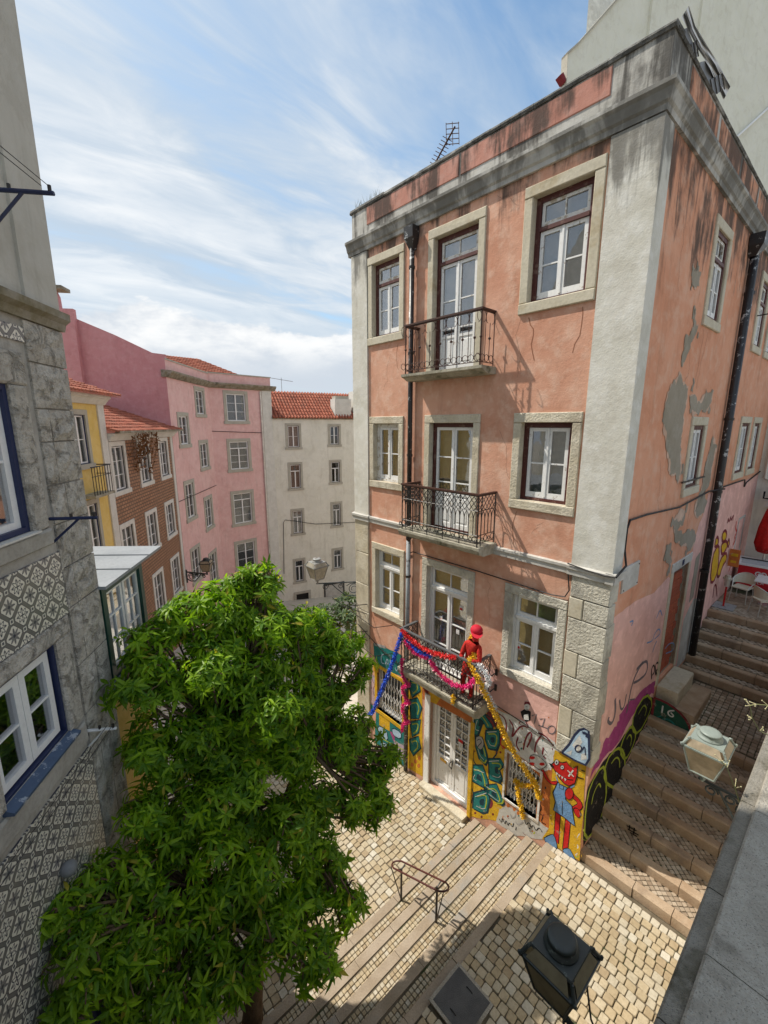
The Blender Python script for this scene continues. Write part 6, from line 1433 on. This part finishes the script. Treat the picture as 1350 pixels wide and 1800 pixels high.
lt.line([(200,690),(235,730),(250,700)], .03, 'p_lime', 6); lt.line([(330,1040),(380,1045),(385,1000)], .03, 'p_lime', 6); 
for P in ([(110,560),(150,600),(140,700),(170,740)],[(300,560),(340,640),(300,690)],[(120,900),(150,960),(130,1040)],[(340,880),(385,900),(392,1000)],[(230,330),(300,380),(330,460)]): lt.line(P, .03, 'p_tealdark', 1.2)
for P in ([(140,320),(150,440)],[(255,480),(330,475)],[(150,770),(230,800)],[(270,710),(350,705)],[(250,910),(330,960)],[(160,990),(250,960)]): lt.line(P, .014, 'p_white', 6, 0)
for c in ((210,1150),(160,1120),(300,1130),(120,640),(360,640)): lt.oval(c, 8, 10, 'p_maroon', 1.3)
lt.done()
wr = Mural(*Z4, 'mural_scrawl', 'red scrawled letters on the silver band above the grille window')
for P in ([(340,330),(400,370),(410,460),(380,520)],[(430,380),(470,450),(440,540),(520,420),(590,450),(560,400)],[(500,520),(480,580),(520,640),(490,600)],[(540,620),(560,520),(600,470),(610,520),(570,600)],[(630,640),(640,560),(690,500),(650,480),(720,510),(780,590)],[(700,600),(690,660),(720,690)]): wr.line(P, .032, 'p_maroon', 2)
for P in ([(450,400),(430,520),(470,600)],[(620,480),(600,600),(640,620)]): wr.line(P, .10, 'p_grey', 1.2)
wr.line([(390,480),(350,570),(400,610)], .03, 'p_red', 2.4); wr.done()
ct = Mural(*Z4, 'mural_cat', 'red painted cat in blue dungarees at the house corner')
for P, w in (([(815,1125),(808,1230),(800,1350)], .085), ([(895,1165),(885,1280),(870,1420)], .085)): ct.line(P, w+.03, 'p_black', 2); ct.line(P, w, 'p_red', 3)
ct.line([(905,955),(1010,1055),(940,1095)], .115, 'p_black', 2); ct.line([(905,955),(1008,1053),(942,1093)], .085, 'p_red', 3)
ct.line([(820,880),(745,885),(690,775)], .075, 'p_black', 2); ct.line([(820,880),(745,883),(692,777)], .05, 'p_red', 3)
ct.shape([(935,1085),(960,1075),(1000,1110),(985,1165),(950,1130)], 'p_red', 'p_black', .014, 4)
ct.shape([(815,870),(830,890),(905,925),(880,945),(875,1010),(925,1060),(935,1130),(950,1222),(860,1150),(845,1140),(780,1095),(795,1030),(775,960)], 'p_blue', 'p_black', .018, 5, 0)
ct.oval((905,965), 34, 48, 'p_red', 6, 'p_black'); ct.line([(850,1020),(850,1130)], .012, 'p_black', 7, 0); ct.shape([(830,890),(860,905),(858,935),(828,920)], 'p_blue', 'p_black', .010, 6.5, 0); ct.line([(815,870),(800,830)], .022, 'p_blue', 4.5); ct.line([(905,925),(945,900)], .022, 'p_blue', 4.5)
ct.shape([(765,735),(800,700),(850,722),(885,712),(905,742),(935,765),(972,745),(965,830),(950,885),(905,905),(865,885),(825,840),(795,790)], 'p_red', 'p_black', .018, 6, 0)
ct.fill([(742,722),(768,730),(788,754),(765,754)], 'p_black', 8); ct.oval((806,716), 17, 22, 'p_white', 8, 'p_black', .010); ct.oval((850,756), 15, 17, 'p_white', 8, 'p_black', .010); ct.oval((806,718), 6, 9, 'p_black', 9); ct.oval((850,757), 5, 6, 'p_black', 9)
ct.line([(893,780),(942,830)], .024, 'p_white', 9, 0); ct.line([(938,778),(900,828)], .024, 'p_white', 9, 0)
ct.line([(790,780),(830,815),(880,850),(935,855)], .014, 'p_black', 8)
for x, y in ((800,792),(820,808),(842,822),(866,838)): ct.fill([(x,y),(x+18,y+12),(x+6,y+28)], 'p_white', 9)
for P in ([(750,1290),(785,1285),(815,1395),(790,1400),(690,1325)],[(850,1400),(905,1395),(925,1430),(975,1530),(930,1500),(865,1440)]): ct.shape(P, 'p_blue', 'p_black', .014, 5)
ct.shape([(592,665),(640,655),(690,690),(730,735),(705,765),(660,775),(630,745),(590,720)], 'p_white', 'p_black', .012, 4)
for c in ((612,682),(690,732),(610,730)): ct.oval(c, 22, 13, 'p_red', 5)
ct.line([(675,690),(715,640),(745,700)], .02, 'p_white', 5, 0); ct.line([(955,830),(1020,850)], .02, 'p_black', 5, 0); ct.line([(1000,780),(1030,790)], .02, 'p_black', 5, 0); ct.done()
gh = Mural(FR.off(0,.056), 800, 1180, 4.5, 'mural_ghost', 'small blue and white painted shape above the cat')
gh.shape([(848,640),(905,575),(950,500),(985,462),(1025,450),(1060,470),(1065,690),(1035,738),(950,700)], 'p_lightblue', 'p_navy', .04, 9.5, 0)
for P in ([(930,580),(990,500),(1010,560),(960,620)],[(1000,650),(1040,640),(1045,690),(1000,700)],[(880,640),(930,620),(920,660)]): gh.fill(P, 'p_white', 11)
gh.oval((980,608), 26, 26, 'p_white', 11.5, 'p_navy', .03); gh.line([(1010,480),(1050,490),(1045,520)], .05, 'p_navy', 11.6); gh.line([(1010,620),(1030,580),(1035,660)], .02, 'p_navy', 11.6); gh.done()
tg = Mural(*Z4, 'tag', 'grey scrawl reading 110 under the right first-floor window')
tg.line([(608,352),(645,338),(628,412)], .022, 'p_tag', 2, 0); tg.line([(672,378),(712,372),(690,440)], .022, 'p_tag', 2, 0); tg.line([(660,425),(735,452)], .018, 'p_tag', 2, 0)
tg.line([(765+30*math.cos(a), 462+32*math.sin(a)) for a in [i*math.pi/6 for i in range(13)]], .02, 'p_tag', 2, 0); tg.done()
sb_ = Mural(*Z4, 'stencil', 'small black and white stencil of a boy beside the scrawl')
sb_.fill([(518,318),(555,295),(600,318),(598,385),(560,400),(530,360)], 'p_black', 2); sb_.fill([(545,345),(580,335),(585,385),(545,380)], 'p_white', 3); sb_.oval((570,280), 22, 28, 'p_white', 3); sb_.fill([(545,265),(555,238),(590,240),(598,268),(570,255)], 'p_maroon', 4); sb_.line([(560,278),(575,280)], .01, 'p_black', 5, 0); sb_.line([(565,298),(580,298)], .008, 'p_black', 5, 0); sb_.done()
tk_ = Mural(*Z4, 'tag', 'black and grey scrawls under the grille window')
for P in ([(350,1165),(370,1200),(375,1150),(395,1215),(405,1170),(420,1225),(430,1190),(455,1235),(465,1200)],[(485,1230),(480,1255)],[(550,1170),(560,1215),(590,1190),(600,1240),(620,1210),(640,1265),(665,1230),(690,1270)],[(660,1040),(690,1080),(660,1120),(700,1140),(680,1190),(720,1210)]): tk_.line(P, .018, 'p_black', 3, 1)
tk_.line([(440,1130),(450,1165),(475,1150),(480,1120)], .022, 'p_grey', 3); tk_.line([(480,1190),(500,1215),(540,1190)], .022, 'p_grey', 3)
tk_.done()
# overspray, splashes and half-lost tags over the painted base
ov = Mural(*Z4, 'mural_overspray', 'dense splashes and half covered tags over the painted base'); rgo = random.Random(8); ovp = 0
for (xa, xb, ya, yb, n_o) in ((105,390,300,1120,60),(330,780,360,640,26),(660,760,800,1200,18),(770,1030,760,1480,34),(380,680,1080,1280,20)):
    for _ in range(n_o):
        x, y = rgo.uniform(xa,xb), rgo.uniform(ya,yb); c_ = rgo.choice(('p_orange','p_maroon','p_lime','p_tealdark','p_yellow','p_white','p_orange','p_teal')); h_ = rgo.uniform(8,34)
        if rgo.random() < .5: ov.line([(x,y),(x+rgo.uniform(-22,22),y+h_*.6),(x+rgo.uniform(-26,26),y+h_)], rgo.uniform(.006,.022), c_, .95+.01*ovp, 1)
        else: ov.oval((x,y), rgo.uniform(2,8), rgo.uniform(3,12), c_, .95+.01*ovp)
        ovp = (ovp+1) % 20
ov.done()['kind'] = 'stuff'
# left of the street door
ls = Mural(FR, 640, 1080, 5.192, 'mural_letters', 'green and yellow painted strip between drainpipe and street door')
ls.fill([(400,560),(530,600),(535,1480),(400,1400)], 'p_yellow', 0); ls.fill([(530,590),(640,640),(990,870),(985,1000),(660,820),(535,770)], 'p_orange', .2, 0, .01); ls.fill([(520,620),(600,660),(580,740)], 'p_maroon', 1); ls.fill([(600,690),(700,760),(660,820),(600,790)], 'p_yellow', 1)
for P in ([(420,590),(500,600),(515,700),(440,760),(415,680)],[(415,780),(490,760),(530,850),(500,950),(430,950)],[(420,980),(520,960),(500,1080),(440,1120)],[(415,1140),(500,1110),(520,1220),(450,1290),(420,1230)]):
    ls.shape(P, 'p_teal', 'p_tealdark', .035, 2, 0); cx = sum(p[0] for p in P)/len(P); cy = sum(p[1] for p in P)/len(P); ls.line([(cx+(x-cx)*.6, cy+(y-cy)*.6) for x, y in P[:4]], .03, 'p_lime', 4)
for c in ((470,1340),(500,1380),(440,1370),(505,1310)): ls.oval(c, 14, 20, 'p_orange', 1.5)
ls.done()
sg_ = Mural(FR, 620, 940, 5.192, 'mural_sign', 'dark teal painted panel with white lettering over the left grille window')
sg_.fill([(190,985),(250,1010),(452,1100),(445,1290),(350,1255),(225,1170),(195,1100)], 'p_teal', 1, 0, .01); sg_.fill([(195,985),(300,1015),(300,1040),(200,1010)], 'p_grey', 2)
sg_.line([(285,1090),(262,1100),(262,1170),(290,1175)], .03, 'p_lightblue', 3); sg_.line([(300,1180),(318,1120),(330,1190),(306,1160)], .026, 'p_lightblue', 3); sg_.line([(345,1120),(345,1200),(372,1190),(368,1160),(345,1165)], .026, 'p_lightblue', 3); sg_.line([(390,1210),(400,1250),(415,1215),(425,1262)], .026, 'p_lightblue', 3)
sg_.fill([(186,1170),(235,1200),(235,1260),(190,1240)], 'p_yellow', 1.4); sg_.done()
fc = Mural(FR, 620, 940, 5.192, 'mural_face', 'pale painted woman in profile at the left end of the wall')
fc.fill([(70,1250),(215,1290),(235,1500),(180,1640),(60,1560)], 'p_lilac', .5); fc.shape([(120,1270),(165,1265),(185,1340),(205,1370),(190,1400),(185,1435),(215,1500),(190,1560),(140,1500),(95,1480),(110,1400)], 'p_skin', 'p_maroon', .014, 2); fc.line([(140,1262),(95,1300),(85,1380),(105,1450)], .05, 'p_tag', 3); fc.fill([(100,1490),(190,1560),(180,1600),(90,1560)], 'p_teal', 2.5); fc.line([(150,1345),(170,1350)], .012, 'p_black', 4, 0); fc.line([(180,1395),(165,1400)], .012, 'p_maroon', 4, 0); fc.done()
lw_ = Mural(FR, 600, 900, 2.7, 'mural_ground', 'mottled painted wall foot below the left grille window')
lw_.fill([(165,950),(290,1010),(310,1150),(300,1230),(160,1130)], 'p_teal', .4, 0, .03); lw_.fill([(180,960),(230,990),(230,1040),(180,1010)], 'p_yellow', 1); lw_.fill([(250,1080),(300,1110),(300,1180),(255,1150)], 'p_lilac', 1, 0, .02); lw_.fill([(230,1040),(260,1050),(250,1090)], 'p_magenta', 1.2); 
for P in ([(170,1010),(215,1030),(225,1090),(180,1070)],[(240,1020),(285,1045),(285,1080),(245,1060)],[(185,1085),(240,1110),(235,1150),(190,1130)]): lw_.shape(P, 'p_lightblue', 'p_tealdark', .03, 2, 1)
lw_.line([(170,1060),(230,1095),(300,1130)], .03, 'p_lime', 3); lw_.line([(250,1150),(280,1180),(300,1220)], .03, 'p_maroon', 3); lw_.fill([(160,1130),(300,1225),(300,1250),(160,1160)], 'p_orange', .6)
lw_.done()
for (s_0, z_0, m_0) in ((2.98,3.95,'p_red'),(3.55,3.5,'p_red'),(3.05,3.35,'p_white'),(1.55,3.62,'p_red')):   # small stickers on the panes
    MB().box(FR, s_0, s_0+.09, z_0, z_0+.11, -.138, -.135).build('sticker', M['p_white'], OB); MB().box(FR, s_0+.01, s_0+.08, z_0+.01, z_0+.06, -.135, -.133).build('sticker', M[m_0], OB)
# side wall along the stairs
sd1 = Mural(SD, 950, 900, 3, 'mural_letters', 'black bubble letters with lime outlines climbing beside the stairs')
sd1.fill([(300,1300),(330,1220),(400,1130),(425,1060),(480,990),(560,920),(605,890),(595,960),(545,985),(480,1080),(420,1200),(330,1300),(255,1420)], 'p_magenta', .3, 0, .06)
sd1.fill([(226,1760),(232,1560),(250,1450),(325,1320),(400,1235),(480,1120),(560,955),(600,985),(575,1080),(520,1180),(480,1260),(450,1320),(400,1470),(330,1590)], 'p_black', 1, 0, .04)
for P in ([(228,1740),(236,1560),(260,1440),(325,1330),(345,1380),(345,1520),(300,1660)],[(330,1420),(345,1310),(400,1240),(440,1260),(445,1350),(395,1460)],[(415,1260),(440,1180),(480,1120),(505,1170),(480,1250),(445,1310)],[(480,1150),(490,1060),(555,955),(592,1000),(565,1080),(515,1170)]):
    sd1.shape(P, 'p_black', 'p_lime', .06, 2, 1)
    cx = sum(p[0] for p in P)/len(P); cy = sum(p[1] for p in P)/len(P); sd1.line([(cx+(x-cx)*.45, cy+(y-cy)*.5) for x, y in P[1:5]], .035, 'p_lime', 4)
sd1.fill([(300,1640),(340,1560),(380,1500),(420,1440),(400,1500),(350,1580),(290,1690)], 'p_black', 1.5); sd1.done()
sd2 = Mural(SD, 950, 900, 3, 'tag', 'smoky grey scrawled tags on the pink repainted side wall')
for P, w in (([(392,985),(395,1060),(375,1120),(352,1105),(360,1080)],.07),([(415,990),(422,1045),(440,1030),(452,960)],.05),([(452,1060),(470,960),(490,880),(530,800),(565,780),(560,850),(515,890),(490,900)],.06),([(470,990),(495,985)],.03),([(505,830),(540,790)],.06)): sd2.line(P, w, 'p_tag', 2)
sd2.done()
sd2 = Mural(SD, 950, 900, 3, 'tag', 'black scrawled letters beside the walled-up door')
for P in ([(585,880),(582,830),(598,800),(602,840),(588,860)],[(605,860),(604,800),(622,790),(618,830),(606,835),(615,870)],[(632,770),(628,830)]): sd2.line(P, .045, 'p_black', 2)
sd2.done()
sd2 = Mural(SD, 950, 900, 3, 'tag', 'thin blue scrawls on the pink repainted side wall')
for P in ([(560,690),(590,680),(600,640),(625,610),(632,640),(600,670)],[(590,740),(600,700),(612,680)],[(610,560),(630,510),(640,545)],[(655,720),(680,690),(705,690),(700,730),(660,745)],[(470,580),(490,570),(478,600)]): sd2.line(P, .03, 'p_blue', 2)
sd2.done()
sd3 = Mural(SD, 1200, 860, 8.18, 'mural_flower', 'yellow petalled graffiti outlined in dark red past the drainpipe')
for P in ([(390,1330),(425,960),(500,800),(525,850),(500,1180),(440,1340)],[(560,650),(605,580),(635,640),(610,740),(565,760)],[(545,820),(580,760),(630,740),(640,830),(560,960)],[(480,1250),(540,1000),(620,900),(635,1000),(560,1120),(530,1260)],[(450,840),(480,680),(510,700),(510,790)],[(640,820),(650,720),(668,730),(665,820)]): sd3.shape(P, 'p_yellow', 'p_maroon', .09, 2, 1)
for P in ([(640,490),(650,410),(665,480),(690,380),(690,460),(730,360),(715,450)],[(770,460),(755,560),(780,620),(740,680),(755,720),(720,800)],[(430,1560),(450,1380),(480,1370),(490,1540)],[(715,860),(690,1000),(700,1060),(660,1180)]): sd3.line(P, .07, 'p_maroon' if P[0][0] < 650 else 'p_red', 2)
sd3.done()
# the round painted board on the stoop, the mark on a riser
stq = SD.P(3.28,1.5,.6); bdm = thing('painted_board', stq, 'green and red painted half-round board marked 16 beside the stoop', 'board')
FB = Frame(SD.P(3.24,0,.02), 49.4+90, -1)
rb_ = MB(); pts = [(.05+.62*math.cos(a), 1.45+.52*math.sin(a)) for a in [math.pi*i/14 for i in range(15)] if True]; pts = [(max(.02, x+.1), z) for x, z in pts]
rb_.prism(FB, pts, 0, .03); rb_.build('panel', M['p_darkgreen'], bdm); MB().stroke(FB, pts, .05, .034).build('rim', M['p_maroon'], bdm)
MB().stroke(FB, [(.2,1.68),(.2,1.86)], .03, .035).stroke(FB, [(.42,1.86),(.32,1.8),(.31,1.72),(.38,1.68),(.43,1.73),(.36,1.78)], .03, .035, 0, 1).build('lettering', M['p_white'], bdm)
MB().stroke(FB, [(.2,1.5),(.35,1.62),(.5,1.5)], .04, .035, 0, 2).stroke(FB, [(.1,1.5),(.2,1.6)], .03, .036).build('scroll', M['p_teal'], bdm)
rk = MB(); FRs = Frame(g(0,SB[2],0), -42.3, +1)
for pts in ([(-.45,.50),(-.62,.52)],[(-.5,.55),(-.5,.45)],[(-.58,.56),(-.58,.42)],[(-.48,.44),(-.66,.46)],[(-.52,.40),(-.64,.41)]): rk.stroke(FRs, pts, .022, .012)
rk.build('tag', M['p_black'], STAIRS)
